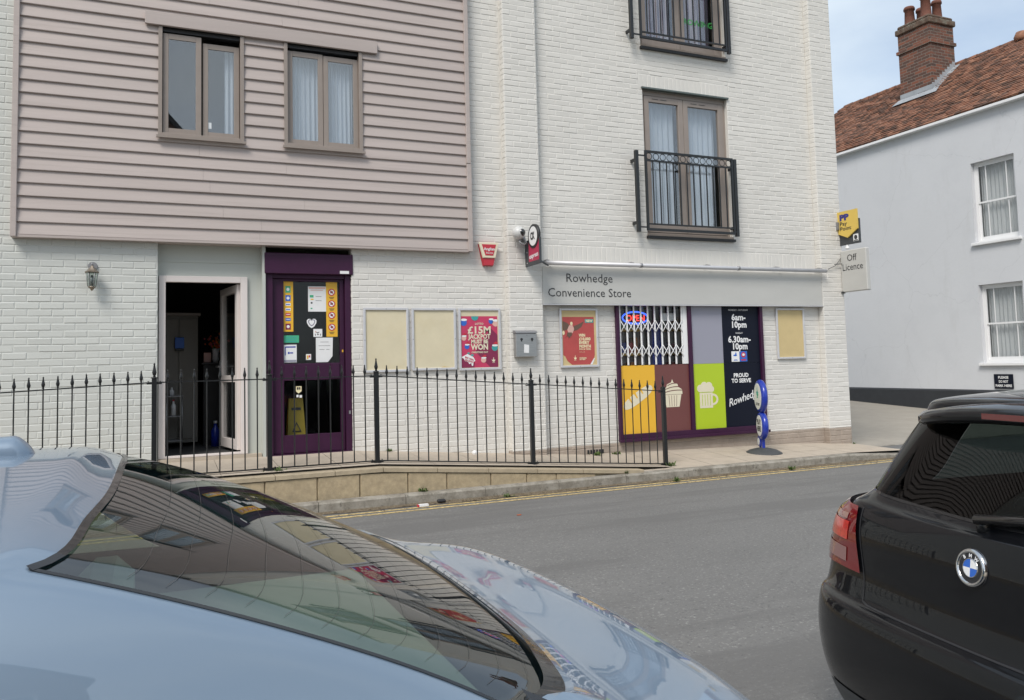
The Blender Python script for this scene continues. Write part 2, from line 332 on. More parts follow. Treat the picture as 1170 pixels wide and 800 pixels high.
def brickface(mb, fr, x0, x1, z0, z1, holes=(), soldiers=(), zref=3.0, xref=0, backing=True, pitch=.225):
    if backing:
        for c in cells(x0, x1, z0, z1, list(holes)): mb.quad(fr(c[0], c[1]), fr(c[2], c[1]), fr(c[2], c[3]), fr(c[0], c[3]))
    hs = list(holes) + [tuple(s) for s in soldiers]
    k0 = math.floor((z0-zref)/.075)
    for k in range(k0, math.ceil((z1-zref)/.075)):
        a, b = max(zref+k*.075, z0), min(zref+(k+1)*.075, z1)
        if b-a < .02: continue
        i = math.floor((x0-xref)/pitch)-1
        sh = random.uniform(-.006, .006)
        while True:
            u = xref+i*pitch+(pitch/2 if k % 2 else 0)+sh; i += 1
            if u > x1: break
            p, q = max(u, x0), min(u+pitch, x1)
            if q-p < .02: continue
            for r in subtract((p, a, q, b), hs): one_brick(mb, fr, *r)
    for s in soldiers:
        n = round((s[2]-s[0])/.075)
        for i in range(n):
            one_brick(mb, fr, s[0]+(s[2]-s[0])*i/n, s[1], s[0]+(s[2]-s[0])*(i+1)/n, s[3])
def reveal(mb, fr, h, depth, inward=-1):
    """the four returns of an opening"""
    x0, z0, x1, z1 = h
    for (a, b), (c, d) in (((x0,z0),(x1,z0)), ((x1,z0),(x1,z1)), ((x1,z1),(x0,z1)), ((x0,z1),(x0,z0))):
        mb.quad(fr(a, b), fr(c, d), fr(c, d, -depth), fr(a, b, -depth))

# ============================================================ GROUND
def roadz(x): return .1-.004*x
def kerby(x): return 8.35+.02*(x-1.7)
def footz(x): return .513 if x < 2.21 else max(.513-(x-2.21)/12.05, .209-.01*(x-5.94)) if x < 5.94 else .209-.010*(x-5.94)
g = MB()
g.quad((-400,-400,-.75),(400,-400,-.75),(400,400,-.75),(-400,400,-.75))
g.build('ground', mat('rough ground', (.09, .10, .05), .95, var=.3, vs_=.6), loc=(0,0,-.75), kind='structure')
g = MB(); xs = [-60+i*4 for i in range(31)]
for a, b in zip(xs, xs[1:]): g.quad((a,.45,roadz(a)),(b,.45,roadz(b)),(b,9.79,roadz(b)),(a,9.79,roadz(a))) if a >= 8 else g.quad((a,.45,roadz(a)),(b,.45,roadz(b)),(b,8.7,roadz(b)),(a,8.7,roadz(a)))
g.build('road', 'asphalt', loc=(0,0,0), kind='structure')
# near footway with its kerb
g = MB(); g.box(-60,-5,-.5,60,.32,.19); g.build('near_pavement', 'paving', loc=(0,-2,0), kind='structure')
g = MB()
for i in range(-40, 40): g.bbox(i*.915,.322,-.3,i*.915+.909,.447,.2,b=.012)
g.build('near_kerb', 'kerbstone', loc=(0,.38,0), kind='structure')
# far kerb: dropped at the side road
g = MB(); x = -14.0
while x < 10.6:
    x1 = x+.912
    def top(q): return roadz(q)+.112 if q < 9.0 else roadz(q)+.112-.10*min((q-9.0)/1.4, 1)
    a0, a1 = kerby(x), kerby(x1); X1 = x1-.006
    s0 = [(x,a0,roadz(x)-.1),(x,a0,top(x)-.018),(x,a0+.02,top(x)),(x,a0+.125,top(x)+.003),(x,a0+.125,-.1)]
    s1 = [(X1,a1,roadz(X1)-.1),(X1,a1,top(X1)-.018),(X1,a1+.02,top(X1)),(X1,a1+.125,top(X1)+.003),(X1,a1+.125,-.1)]
    g.add(s0+s1, [(0,1,6,5),(1,2,7,6),(2,3,8,7),(3,4,9,8),(0,1,2,3,4),(9,8,7,6,5)]); x = x1
g.build('kerb', 'kerbstone', loc=(0,8.4,0), kind='structure')
# double yellow lines, 4 mm above the asphalt, worn through in patches
def yl(m):
    t = m.node_tree; o = t.nodes['Material Output']; b = t.nodes['Principled BSDF']; mi = t.nodes.new('ShaderNodeMixShader'); tr = t.nodes.new('ShaderNodeBsdfTransparent')
    gg = t.nodes.new('ShaderNodeNewGeometry'); n = t.nodes.new('ShaderNodeTexNoise'); n.inputs['Scale'].default_value = 26; n.inputs['Detail'].default_value = 9; n.inputs['Roughness'].default_value = .75; t.links.new(gg.outputs['Position'], n.inputs['Vector'])
    r = t.nodes.new('ShaderNodeMapRange'); r.inputs[1].default_value = .47; r.inputs[2].default_value = .53; t.links.new(n.outputs['Fac'], r.inputs[0])
    r.inputs[3].default_value = 1.0; r.inputs[4].default_value = .45
    iv = t.nodes.new('ShaderNodeMath'); iv.operation = 'SUBTRACT'; iv.inputs[0].default_value = 1; t.links.new(r.outputs[0], iv.inputs[1])
    t.links.new(iv.outputs[0], mi.inputs[0]); t.links.new(b.outputs[0], mi.inputs[1]); t.links.new(tr.outputs[0], mi.inputs[2]); t.links.new(mi.outputs[0], o.inputs[0])
yl(M_['yline'])
def yly(x): return 7.985+.033*(x-1.7)
for off in (0, .135):
    g = MB()
    for i in range(-14, 19):
        a, b = i*.5, i*.5+.5; g.quad((a,yly(a)+off,roadz(a)+.004),(b,yly(b)+off,roadz(b)+.004),(b,yly(b)+off+.062,roadz(b)+.004),(a,yly(a)+off+.062,roadz(a)+.004))
    g.build('yellow_line', 'yline', loc=(0,8,0), kind='structure')
# gutter grit: thin drift against the kerb + leaves
g = MB(); random.seed(3)
for i in range(-120, 200):
    a, b = i*.05, i*.05+.05
    def wd(q): return .06+.11*max(0, noise.noise(Vector((q*1.1, 3, 0)))+.35)+.03*noise.noise(Vector((q*7, 1, 0)))
    for q0, q1 in ((a, b),): g.add([(q0,kerby(q0)-wd(q0),roadz(q0)+.005),(q1,kerby(q1)-wd(q1),roadz(q1)+.005),(q1,kerby(q1)+.004,roadz(q1)+.018),(q0,kerby(q0)+.004,roadz(q0)+.018)],[(0,1,2,3)])
for i in range(900):
    x = random.uniform(-2, 9.8); dens = noise.noise(Vector((x*1.1, 3, 0)))+.35
    if random.random() > dens+.25: continue
    y = kerby(x)-abs(random.gauss(0, .12))-.01; s_ = random.uniform(.006, .022); a = random.uniform(0, pi*2); z = roadz(x)+.014
    g.add([(x+s_*cos(a),y+s_*sin(a),z+random.uniform(0,.01)),(x-s_*.5*sin(a),y+s_*.5*cos(a),z),(x-s_*cos(a),y-s_*sin(a),z+random.uniform(0,.012)),(x+s_*.5*sin(a),y-s_*.5*cos(a),z)],[(0,1,2,3)])
g.build('gutter_debris', 'grit', loc=(0,8.3,0), kind='stuff', label='brown drift of grit and dead leaves in the gutter along the kerb', cat='debris')
# pavement to the right of the wall end (one slab field with joints)
g = MB()
def pz(x, y): k = (y-8.475)/(9.75-8.475); return (roadz(x)+.113)*(1-k)+k*(.285-.022*(x-6))
xs = [5.35+.6*i for i in range(9)]
for xa, xb in zip(xs, xs[1:]):
    xb = min(xb, 10.05); ys = [0, .36, .68, 1.0]
    for k0, k1 in zip(ys, ys[1:]):
        P = []
        for (x, k) in ((xa+.003,k0),(xb-.003,k0),(xb-.003,k1),(xa+.003,k1)):
            y0 = kerby(x)+.127; y = y0+(9.75-y0)*k+(.003 if k == k0 else -.003); kk = k; zz = (roadz(x)+.115)*(1-kk)+kk*(.285-.022*(x-6))
            if x > 9: zz -= .03*(x-9)
            P.append((x, y, zz))
        g.quad(*P)
g.quad((10.05,8.645,.125),(11.0,8.66,.062),(10.4,9.4,.085),(10.05,9.75,.165))
g.build('pavement', 'paving', loc=(7,9.1,.2), kind='structure')
g = MB(); g.quad((5.2,8.4,.02),(11,8.6,.02),(10.2,9.8,.02),(5.2,9.8,.02)); 
# ramp / walkway slabs behind the wall
g = MB()
xs = [-6+i*.6 for i in range(14)]; xs = [x for x in xs if x < 2.2]+[2.21+.62*i for i in range(7)]
def wz(x, y): return footz(x)+.045*max(0, (y-8.75))
for xa, xb in zip(xs, xs[1:]):
    ys = [8.62, 9.1, 9.75] if xa < 0 or xa > 1.1 else [8.62, 9.1, 9.86]
    for ya, yb in zip(ys, ys[1:]):
        g.quad((xa+.002,ya+.002,wz(xa,ya)),(xb-.002,ya+.002,wz(xb,ya)),(xb-.002,yb-.002,wz(xb,yb)),(xa+.002,yb-.002,wz(xa,yb)))
g.build('walkway', 'paving', loc=(1,9.2,.5), kind='structure')
g = MB(); g.quad((-6,8.6,.40),(5.9,8.6,.02),(5.9,9.8,.02),(-6,9.8,.40)); g.add([(-6,8.62,.49),(2.2,8.62,.495),(5.95,8.62,.19),(5.95,9.8,.22),(2.2,9.8,.53),(-6,9.8,.53)],[(0,1,2,3,4,5)])
g.build('walkway_bed', 'mortar', loc=(1,9.2,.4), kind='structure')
# forecourt of the side street
g = MB()
def fz(x, y): return .05+max(0,(y-9.8))*.052+.012*(x-10)*(1 if y > 10 else .2)
ys = [9.8+i*1.0 for i in range(14)]
for a, b in zip(ys, ys[1:]): g.quad((10.06,a,fz(10.06,a)),(16.6,a,fz(16.6,a)),(16.6,b,fz(16.6,b)),(10.06,b,fz(10.06,b)))
g.build('forecourt', 'concrete', loc=(13,12,.2), kind='structure')
g = MB(); g.box(10.07,9.74,-.1,16.6,9.83,.062); g.build('forecourt_edging', 'kerbstone', loc=(13,9.78,0), kind='structure')

# ============================================================ SHOP BUILDING
YW = 9.75
bld = thing('apartment_building', 'white painted brick shop and flats block with mauve timber cladding upstairs', 'building', (4, 9.9, .4))
DOORH = (.012, .40, 1.13, 3.02); SHH = (1.16, .40, 2.175, 3.02)
FRD = (6.46, 3.37, 7.98, 5.50); FRD2 = (6.46, 6.16, 7.98, 8.30)
SW = (5.88, .44, 8.40, 2.55)
w = MB(); w.m = 0
fy = FY(YW)
# left, greenish paint: below and left of the cladding
w.m = 1
brickface(w, fy, -6, .012, .35, 3.02, zref=3.0, xref=0)
brickface(w, fy, -6, -1.30, 3.02, 9.2, zref=3.0, xref=0)
w.quad(fy(.012,.35), fy(.012,3.02), fy(.012,3.02,-.13), fy(.012,.35,-.13))
w.m = 0
for h, dp in ((SHH, .12),): pass
w.quad(fy(2.175,.40), fy(2.175,3.02), fy(2.175,3.02,-.14), fy(2.175,.40,-.14))
# brick return of the door recess
fret = lambda u, v, d=0: Vector((2.175-d, YW+.14-u, v))
brickface(w, fret, 0, .14, .42, 2.66, zref=3.0, xref=-.08, backing=False)
brickface(w, fy, 2.175, 4.20, .2, 3.02, zref=3.0, xref=.02)
brickface(w, fy, 3.72, 4.20, 3.02, 9.2, zref=3.0, xref=.02)
# pilasters
def pilaster(x0, x1):
    f = FY(YW-.11); brickface(w, f, x0, x1, .42, 9.2, zref=3.0, xref=x0, pitch=.2245)
    fl = lambda u, v, d=0: Vector((x0-d, YW-u, v)); brickface(w, fl, 0, .11, .42, 9.2, zref=3.0, xref=-.112)
    fr_ = lambda u, v, d=0: Vector((x1+d, YW-u, v)); brickface(w, fr_, 0, .11, .42, 9.2, zref=3.0, xref=-.112)
pilaster(4.215, 4.70); pilaster(9.60, 10.05)
for a, b in ((4.20, 4.215),): w.quad(fy(a,.2), fy(b,.2), fy(b,9.2), fy(a,9.2))
sold = [(6.40, 5.50, 8.02, 5.715), (4.72, 2.92, 9.60, 3.15), (6.40, 8.30, 8.02, 8.515)]
brickface(w, fy, 4.70, 9.60, .42, 9.2, holes=[FRD, FRD2, SW, (4.70, 2.36, 9.60, 2.80)], soldiers=[(6.40, 5.50, 7.98+.04, 5.715), (4.70, 2.92, 9.60, 3.145)], zref=3.0, xref=.07)
w.quad(fy(4.70,2.36), fy(5.88,2.36), fy(5.88,2.80), fy(4.70,2.80)); w.quad(fy(8.40,2.36), fy(9.60,2.36), fy(9.60,2.80), fy(8.40,2.80)); w.quad(fy(5.88,2.55), fy(8.40,2.55), fy(8.40,2.80), fy(5.88,2.80))
for h in (FRD, FRD2): reveal(w, fy, h, .12)
reveal(w, fy, SW, .12)
# right flank with bricks
fs = lambda u, v, d=0: Vector((10.05+d, YW-.11+u, v)); brickface(w, fs, 0, 7, .2, 9.2, zref=3.0, xref=0)
w.quad((10.05,16.6,0),(10.05,16.6,9.2),(-6,16.6,9.2),(-6,16.6,0)); w.quad((-6,9.75,0),(-6,9.75,9.2),(-6,16.6,9.2),(-6,16.6,0))
w.build('brick_wall', ['brick', 'brick_green'], bld)
# plinth bricks, 12 mm proud
w = MB(); fp = FY(YW-.003)
brickface(w, fp, 4.2, 4.215, .05, .42, zref=3.0, xref=0)
brickface(w, FY(YW-.0), 4.70, 9.60, .05, .42, zref=3.0, xref=.07)
for x0, x1 in ((4.215, 4.70), (9.60, 10.05)):
    brickface(w, FY(YW-.11), x0, x1, .05, .42, zref=3.0, xref=x0)
    brickface(w, (lambda X: lambda u, v, d=0: Vector((X-d, YW-u, v)))(x0), 0, .11, .05, .42, zref=3.0, xref=-.112)
    brickface(w, (lambda X: lambda u, v, d=0: Vector((X+d, YW-u, v)))(x1), 0, .11, .05, .42, zref=3.0, xref=-.112)
w.build('plinth', 'plinth', bld)
B('airbrick', 'dark_joint', bld, *[(5.36+.045*i, YW-.012, .30, 5.385+.045*i, YW-.004, .355) for i in range(6)])
B('flat_roof', 'grey_metal', bld, (-6.1, 9.6, 9.2, 10.15, 16.7, 9.35))
# ---- recess behind: green panel + door hole
YR = 9.87
w = MB(); fr = FY(YR)
for c in cells(.012, 1.16, .35, 3.02, [(.05, .55, .95, 2.62)]): w.quad(fr(c[0],c[1]), fr(c[2],c[1]), fr(c[2],c[3]), fr(c[0],c[3]))
w.box(1.13, YW-.004, .5, 1.165, YR-.002, 3.018)
w.box(.014, YR-.008, 2.80, 1.128, YR-.001, 2.83)
w.build('recess_panel', 'greenpanel', bld)
B('doorstep', 'paving', bld, (.02, 9.78, .50, 1.12, 10.0, .597))
# white glazed door, open
df = thing  # alias kept short
f = MB(); y0, y1 = 9.83, 9.90
f.box(.025,y0,.60,.095,y1,2.64); f.box(.895,y0,.60,.972,y1,2.64); f.box(.095,y0,2.57,.895,y1,2.64); f.box(.095,y0,.60,.895,y1,.625)
dfr = f.build('door_frame', 'upvc', bld, bevel=.004)
T = Matrix.Translation((.888, 9.90, 0)) @ Matrix.Rotation(radians(180-80), 4, 'Z')
f = MB(); L = .77; t0, t1 = -.03, .03
for bx in ((0,t0,.64,.085,t1,2.56),(L-.085,t0,.64,L,t1,2.56),(.085,t0,2.475,L-.085,t1,2.56),(.085,t0,.64,L-.085,t1,.75),(.085,t0,1.42,L-.085,t1,1.50)): f.box(*bx, T=T)
leaf = f.build('open_door_leaf', 'upvc', bld, bevel=.004)
f = MB(); f.box(.085,-.006,.75,L-.085,.006,1.42,T=T); f.box(.085,-.006,1.50,L-.085,.006,2.475,T=T); f.build('door_glass', 'shopglass', leaf)
f = MB(); f.box(L-.06,.03,1.50,L-.035,.045,1.68,T=T); f.box(L-.055,.045,1.60,L-.04,.09,1.62,T=T); f.box(L-.16,.075,1.60,L-.04,.09,1.62,T=T); f.box(L-.06,-.045,1.50,L-.035,-.03,1.68,T=T); f.box(L-.16,-.09,1.60,L-.04,-.075,1.62,T=T); f.build('door_handle', 'steel', leaf)
# hallway room
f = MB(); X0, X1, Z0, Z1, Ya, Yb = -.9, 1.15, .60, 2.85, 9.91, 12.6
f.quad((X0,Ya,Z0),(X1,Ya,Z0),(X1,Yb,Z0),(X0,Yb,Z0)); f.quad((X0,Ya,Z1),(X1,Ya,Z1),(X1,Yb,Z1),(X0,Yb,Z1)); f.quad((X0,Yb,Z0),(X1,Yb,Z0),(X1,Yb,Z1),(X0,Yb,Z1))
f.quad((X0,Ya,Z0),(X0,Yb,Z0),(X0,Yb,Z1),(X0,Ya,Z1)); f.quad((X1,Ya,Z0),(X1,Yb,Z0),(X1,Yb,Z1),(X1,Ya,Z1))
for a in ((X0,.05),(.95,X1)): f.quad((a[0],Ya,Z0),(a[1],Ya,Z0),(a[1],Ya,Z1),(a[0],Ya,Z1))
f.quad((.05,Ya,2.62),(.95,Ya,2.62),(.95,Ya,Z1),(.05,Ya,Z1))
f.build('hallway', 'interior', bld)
# ---- purple shop entrance
YD = 9.86
B('shutter_box', 'purple', bld, (1.155, YW-.02, 2.68, 2.19, YR, 2.925), bevel=.006)
B('warning_label', 'paper', bld, (2.03, YW-.023, 2.69, 2.14, YW-.0202, 2.725))
f = MB(); f.box(1.166,YD-.08,.53,1.25,YD+.02,2.68); f.box(2.10,YD-.08,.53,2.17,YD+.02,2.68); f.box(1.25,YD-.06,2.63,2.10,YD+.02,2.68); f.box(1.166,YD-.1,.52,2.17,YD+.05,.565)
f.build('shop_door_frame', 'purple', bld, bevel=.004)
f = MB(); 
f.box(1.255,YD-.03,.57,1.38,YD+.02,2.628); f.box(2.045,YD-.03,.57,2.095,YD+.02,2.628); f.box(1.38,YD-.03,2.60,2.045,YD+.02,2.628); f.box(1.38,YD-.03,.57,2.045,YD+.02,.78); f.box(1.38,YD-.03,1.42,2.045,YD+.02,1.62)
sdoor = f.build('shop_door', 'purple', bld, bevel=.004)
f = MB(); f.box(1.38,YD,.78,2.045,YD+.008,1.42); f.box(1.38,YD,1.62,2.045,YD+.008,2.60); f.build('door_glass', 'shopglass', sdoor)
B('push_plate', 'purple', sdoor, (1.93, YD-.045, 1.43, 2.03, YD-.03, 1.61), bevel=.003)
B('door_lock', 'yellow', sdoor, (2.065, YD-.036, 1.745, 2.08, YD-.03, 1.775))
B('hinge', 'grey_metal', bld, (2.13, YD-.09, 1.0, 2.15, YD-.081, 1.04))
fd_ = FY(YD-.001)
def stick(nm, m, r, lab, d=.0015): return decal(nm, m, sdoor, fd_, [rect(*r)], d, lab)
ys_ = stick('card_strip', 'yellow', (1.375,2.0,1.495,2.60), 'tall yellow strip of payment card badges')
random.seed(5)
for i, (m, h) in enumerate((('dgrey',.055),('blue',.075),('white',.03),('white',.03),('red',.03),('blue',.03),('lotto_dark',.06))):
    z = (2.50,2.39,2.31,2.25,2.19,2.13,2.045)[i]
    pass
f = MB()
for i, z in enumerate((2.505,2.40,2.325,2.265,2.205,2.145,2.06)):
    hh = (.04,.036,.016,.016,.017,.017,.036)[i]; f.m = 0 if i in (0,2,3) else 1 if i in (4,) else 2 if i in (1,5) else 3
    if i == 0: f.m = 4
    polys(f, fd_, [rect(1.405,z-hh,1.465,z+hh)], .0015, .0025)
    f.m = 0; polys(f, fd_, [ell(1.435,z,.018,hh*.5,12)], .0025, .003) if i in (0,1,6) else polys(f, fd_, [rect(1.412,z-.003,1.458,z+.004)], .0025, .003) if i > 3 else None
    if i in (2,3): f.m = 2; polys(f, fd_, [rect(1.41,z-.006,1.46,z+.005)], .0025, .003)
f.build('card_badges', ['white','red','blue','lotto_dark','green'], sdoor)
stick('warning_strip', 'yellow', (1.885,1.935,2.02,2.60), 'tall yellow strip of four round prohibition signs')
f = MB()
for z in (2.475,2.335,2.195,2.05):
    f.m = 1; polys(f, fd_, [ell(1.952,z,.043,.043)], .0015, .0025); f.m = 0; polys(f, fd_, [ell(1.952,z,.031,.031)], .0025, .003)
    f.m = 2; polys(f, fd_, [rect(1.936,z-.012,1.968,z+.012), ell(1.945,z+.012,.009,.009,10)], .003, .0035)
    f.m = 1; polys(f, fd_, [[(1.928,z+.019),(1.934,z+.025),(1.976,z-.019),(1.970,z-.025)]], .0035, .004)
    f.m = 2
    for k in range(3): polys(f, fd_, [rect(1.92+.006*k,z-.062-.010*k,1.984-.006*k,z-.057-.010*k)], .0015, .0025)
f.build('prohibition_signs', ['white','red','ink'], sdoor)
stick('poster', 'paper', (1.67,2.24,1.884,2.545), 'white poster with pink heading behind the door glass')
f = MB(); f.m = 0; polys(f, fd_, [rect(1.68,2.515,1.876,2.535), rect(1.70,2.495,1.85,2.503)], .0015, .0025)
f.m = 1; polys(f, fd_, [rect(1.69,2.41,1.735,2.44), rect(1.70,2.27,1.72,2.285)], .0015, .0025); f.m = 2; polys(f, fd_, [ell(1.712,2.345,.012,.012,10), rect(1.76,2.42,1.83,2.424), rect(1.76,2.37,1.83,2.374)], .0015, .0025)
f.m = 3; polys(f, fd_, [rect(1.70,2.38,1.735,2.395)], .0015, .0025); f.build('poster_print', ['pink','green','dgrey','yellow'], sdoor)
def heart(cx, cz, s): return [(cx+s*x, cz+s*z) for x, z in ((0,-1.1),(.55,-.75),(.95,-.05),(1,.45),(.7,.8),(.3,.82),(0,.5),(-.3,.82),(-.7,.8),(-1,.45),(-.95,-.05),(-.55,-.75))]
decal('heart_sticker', 'white', sdoor, fd_, [heart(1.71,2.105,.058)]); f = MB(); f.smooth = False
f.m = 0; polys(f, fd_, [heart(1.71,2.11,.043)], .0015, .0025); f.m = 1; polys(f, fd_, [heart(1.71,2.11,.030)], .0025, .003); f.build('heart_print', ['mauve','white'], sdoor)
stick('face_sticker', 'white', (1.73,1.935,1.835,2.03), None, .003)
f = MB(); f.m = 0; polys(f, fd_, [rect(1.748,1.95,1.756,1.972), rect(1.81,1.95,1.818,1.972), [(1.765,1.985),(1.78,1.975),(1.80,1.99),(1.795,1.996),(1.78,1.985),(1.77,1.995)], ell(1.783,1.963,.012,.006,10)], .003, .004); f.m = 1; polys(f, fd_, [ell(1.757,1.995,.009,.009,10)], .003, .004); f.build('face_print', ['ink','pink'], sdoor)
pp = decal('paper_notice', 'paper', sdoor, fd_, [[(1.758,1.63),(1.90,1.63),(1.955,1.70),(1.962,1.925),(1.758,1.925)]])
f = MB()
for z, a, b in ((1.87,1.81,1.91),(1.825,1.79,1.93),(1.78,1.80,1.86),(1.78,1.88,1.92)): polys(f, fd_, [rect(a,z,b,z+.004)], .0015, .002)
f.build('notice_print', 'ink', sdoor)
stick('green_card', 'green', (1.382,1.868,1.56,1.955), None); f = MB()
for z in (1.93,1.905,1.88): polys(f, fd_, [rect(1.40,z,1.53,z+.008)], .0015, .0025)
f.build('card_print', 'teal', sdoor)
stick('blue_card', 'paper', (1.382,1.635,1.532,1.845), None); f = MB(); f.m = 0; polys(f, fd_, [rect(1.395,1.72,1.405,1.82), rect(1.405,1.81,1.52,1.825), rect(1.43,1.735,1.45,1.76), rect(1.455,1.74,1.49,1.755)], .0015, .0025); f.m = 1; polys(f, fd_, [rect(1.385,1.64,1.529,1.665)], .0015, .0025); f.build('card_print', ['royal','mauve'], sdoor)
stick('tiny_sticker', 'paper', (1.64,1.66,1.70,1.73), None); f = MB(); f.m = 0; polys(f, fd_, [rect(1.65,1.67,1.668,1.715)], .0015, .0025); f.m = 1; polys(f, fd_, [rect(1.672,1.69,1.69,1.715)], .0015, .0025); f.build('sticker_print', ['yellow','red'], sdoor)
f = MB(); f.m = 0; polys(f, fd_, [[(1.52,1.35),(1.585,1.35),(1.585,1.29),(1.55,1.265),(1.52,1.29)]]); f.m = 1; polys(f, fd_, [rect(1.53,1.31,1.55,1.34), rect(1.555,1.31,1.572,1.34)], .0015, .0025); f.m = 2; polys(f, fd_, [rect(1.525,1.22,1.55,1.25), rect(1.56,1.215,1.59,1.245)]); f.build('payment_sticker', ['cream_text','ink','white'], sdoor)
# shop lobby room behind door and shop interior
def room(nm, x0, x1, y0, y1, z0, z1, m):
    f = MB(); P = lambda a, b, c, d: f.quad(a, b, c, d)
    f.quad((x0,y0,z0),(x1,y0,z0),(x1,y1,z0),(x0,y1,z0)); f.quad((x0,y0,z1),(x1,y0,z1),(x1,y1,z1),(x0,y1,z1)); f.quad((x0,y1,z0),(x1,y1,z0),(x1,y1,z1),(x0,y1,z1)); f.quad((x0,y0,z0),(x0,y1,z0),(x0,y1,z1),(x0,y0,z1)); f.quad((x1,y0,z0),(x1,y1,z0),(x1,y1,z1),(x1,y0,z1))
    return f.build(nm, m, bld)
room('shop_lobby', 1.17, 2.3, 9.9, 12, .53, 2.9, 'interior')
room('shop_interior', 5.0, 8.6, 9.87, 13, .40, 2.75, 'shopint')

# ---- cladding
YC = 9.645
win_holes = [(.02,4.20,.91,5.43), (1.385,4.20,2.30,5.43)]
cb = MB(); random.seed(11)
k = 0; z = 3.02; H = .1375
while z < 9.1:
    for (a, b) in [(-1.33, 3.66)]:
        segs = [(a, b)]
        for h in win_holes:
            if z+H > h[1]+.01 and z < h[3]+.05: segs = [q for s_ in segs for q in ((s_[0], min(s_[1], h[0]-.0)), (max(s_[0], h[2]), s_[1])) if q[1]-q[0] > .02]
        for s0, s1 in segs:
            # each run is split at butt joints, each board waves a touch
            cuts = [s0]; 
            if s1-s0 > 3.2: cuts.append(s0+(s1-s0)*random.uniform(.35, .65))
            cuts.append(s1)
            for c0, c1 in zip(cuts, cuts[1:]):
                n = max(2, int((c1-c0)/.4)); vv = []; jj = random.uniform(-.002, .002)
                for i in range(n+1):
                    x = c0+(c1-c0)*i/n - (.0015 if i == n and c1 != s1 else 0); q = jj+.003*noise.noise(Vector((x*.8, z*9, 0)))
                    p = .003*noise.noise(Vector((x*.6, z*7, 5)))
                    vv += [(x, YC+.03, z+q), (x, YC-.006-p, z+q), (x, YC-.008-p, z+q+.006), (x, YC+.016-p, z+H+.006+q), (x, YC+.03, z+H+.006+q)]
                ff = []
                for i in range(n):
                    a_ = i*5; ff += [(a_+j, a_+5+j, a_+6+j, a_+1+j) for j in range(4)]
                ff += [(0,1,2,3,4), (n*5+4,n*5+3,n*5+2,n*5+1,n*5)]
                cb.add(vv, ff)
    z += H
cb.build('weatherboards', 'clad', bld)
B('cladding_core', 'dark_joint', bld, *[(c[0], YC+.031, c[1], c[2], YW-.002, c[3]) for c in cells(-1.33, 3.66, 3.03, 9.1, win_holes)])
for q in ((-1.385,YC-.03,2.995,-1.33,YW-.002,9.1),(3.66,YC-.03,3.0,3.72,YW-.002,4.14),(3.66,YC-.033,4.145,3.715,YW-.002,9.1)): B('corner_board', 'clad', bld, q, bevel=.004)
B('beam_board', 'clad', bld, (-.13,YC-.045,5.435,2.50,YC-.006,5.585), bevel=.004)
B('cladding_soffit', 'clad', bld, (-1.33,YC-.012,2.995,3.66,YW+.118,3.019))
def casement(h, split, parts_y, curt, name='window'):
    x0, z0, x1, z1 = h; y = YC
    fr_ = MB(); t = .03
    fr_.box(x0-.012,y-.022,z0-.02,x0+t,YW,z1); fr_.box(x1-t,y-.022,z0-.02,x1+.012,YW,z1); fr_.box(x0+t,y-.022,z0-.02,x1-t,YW,z0+.02)
    win = fr_.build(name, 'taupe', bld, bevel=.003)
    B('apron_board', 'clad', win, (x0, YC-.006, 4.122, x1, YC+.03, 4.178))
    B('head_strip', 'dark_joint', win, (x0+t, y+.02, z1-.04, x1-t, YW, z1))
    B('sill', 'taupe', win, (x0-.03, y-.06, z0-.045, x1+.03, y-.023, z0-.018))
    for (a, b, top, yo) in split:
        s_ = MB(); q = .06; za = z0+.025; yb = y+.035+yo
        s_.bbox(a,yb,za,a+q,yb+.045,top,b=.004); s_.bbox(b-q,yb,za,b,yb+.045,top,b=.004); s_.box(a+q,yb+.003,za,b-q,yb+.045,za+q); s_.box(a+q,yb+.003,top-q,b-q,yb+.045,top)
        s_.build('sash', 'taupe', win)
        gb = MB(); gb.box(a+q,yb+.012,za+q,b-q,yb+.016,top-q); gb.build('pane', 'glass', win)
    fold_curtain(win, x0+.08, x1-.08, YW+.06, z0+.1, z1-.08, curt)
    room_y = YW+.5
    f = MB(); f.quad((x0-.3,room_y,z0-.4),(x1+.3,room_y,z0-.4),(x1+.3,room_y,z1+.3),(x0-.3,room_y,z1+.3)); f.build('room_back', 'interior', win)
    return win
def fold_curtain(par, x0, x1, y, z0, z1, m, amp=.018, per=.055):
    n = int((x1-x0)/.008); f = MB(); f.smooth = True; vv = []
    for i in range(n+1):
        x = x0+(x1-x0)*i/n; ph = x/per*2*pi + 1.8*noise.noise(Vector((x*6, 0, y)))
        vv += [(x, y+amp*sin(ph), z0), (x, y+amp*.8*sin(ph+.3), z1)]
    f.add(vv, [(2*i, 2*i+2, 2*i+3, 2*i+1) for i in range(n)]); return f.build('curtain', m, par)
w1 = casement(win_holes[0], [(.055,.46,5.37,-.02),(.475,.875,5.32,.012)], 0, 'curtain')
B('window_stay', 'white', w1, (.53, YC+.06, 4.33, .57, YC+.08, 4.40))
w2 = casement(win_holes[1], [(1.42,1.84,5.36,.0),(1.845,2.27,5.35,0)], 0, 'curtain')
w1c = [c for c in w1.children if c.name.startswith('curtain')]
for c in w1c: bpy.data.objects.remove(c)
fold_curtain(w1, .72, .83, YW+.06, 4.3, 5.33, 'curtain')

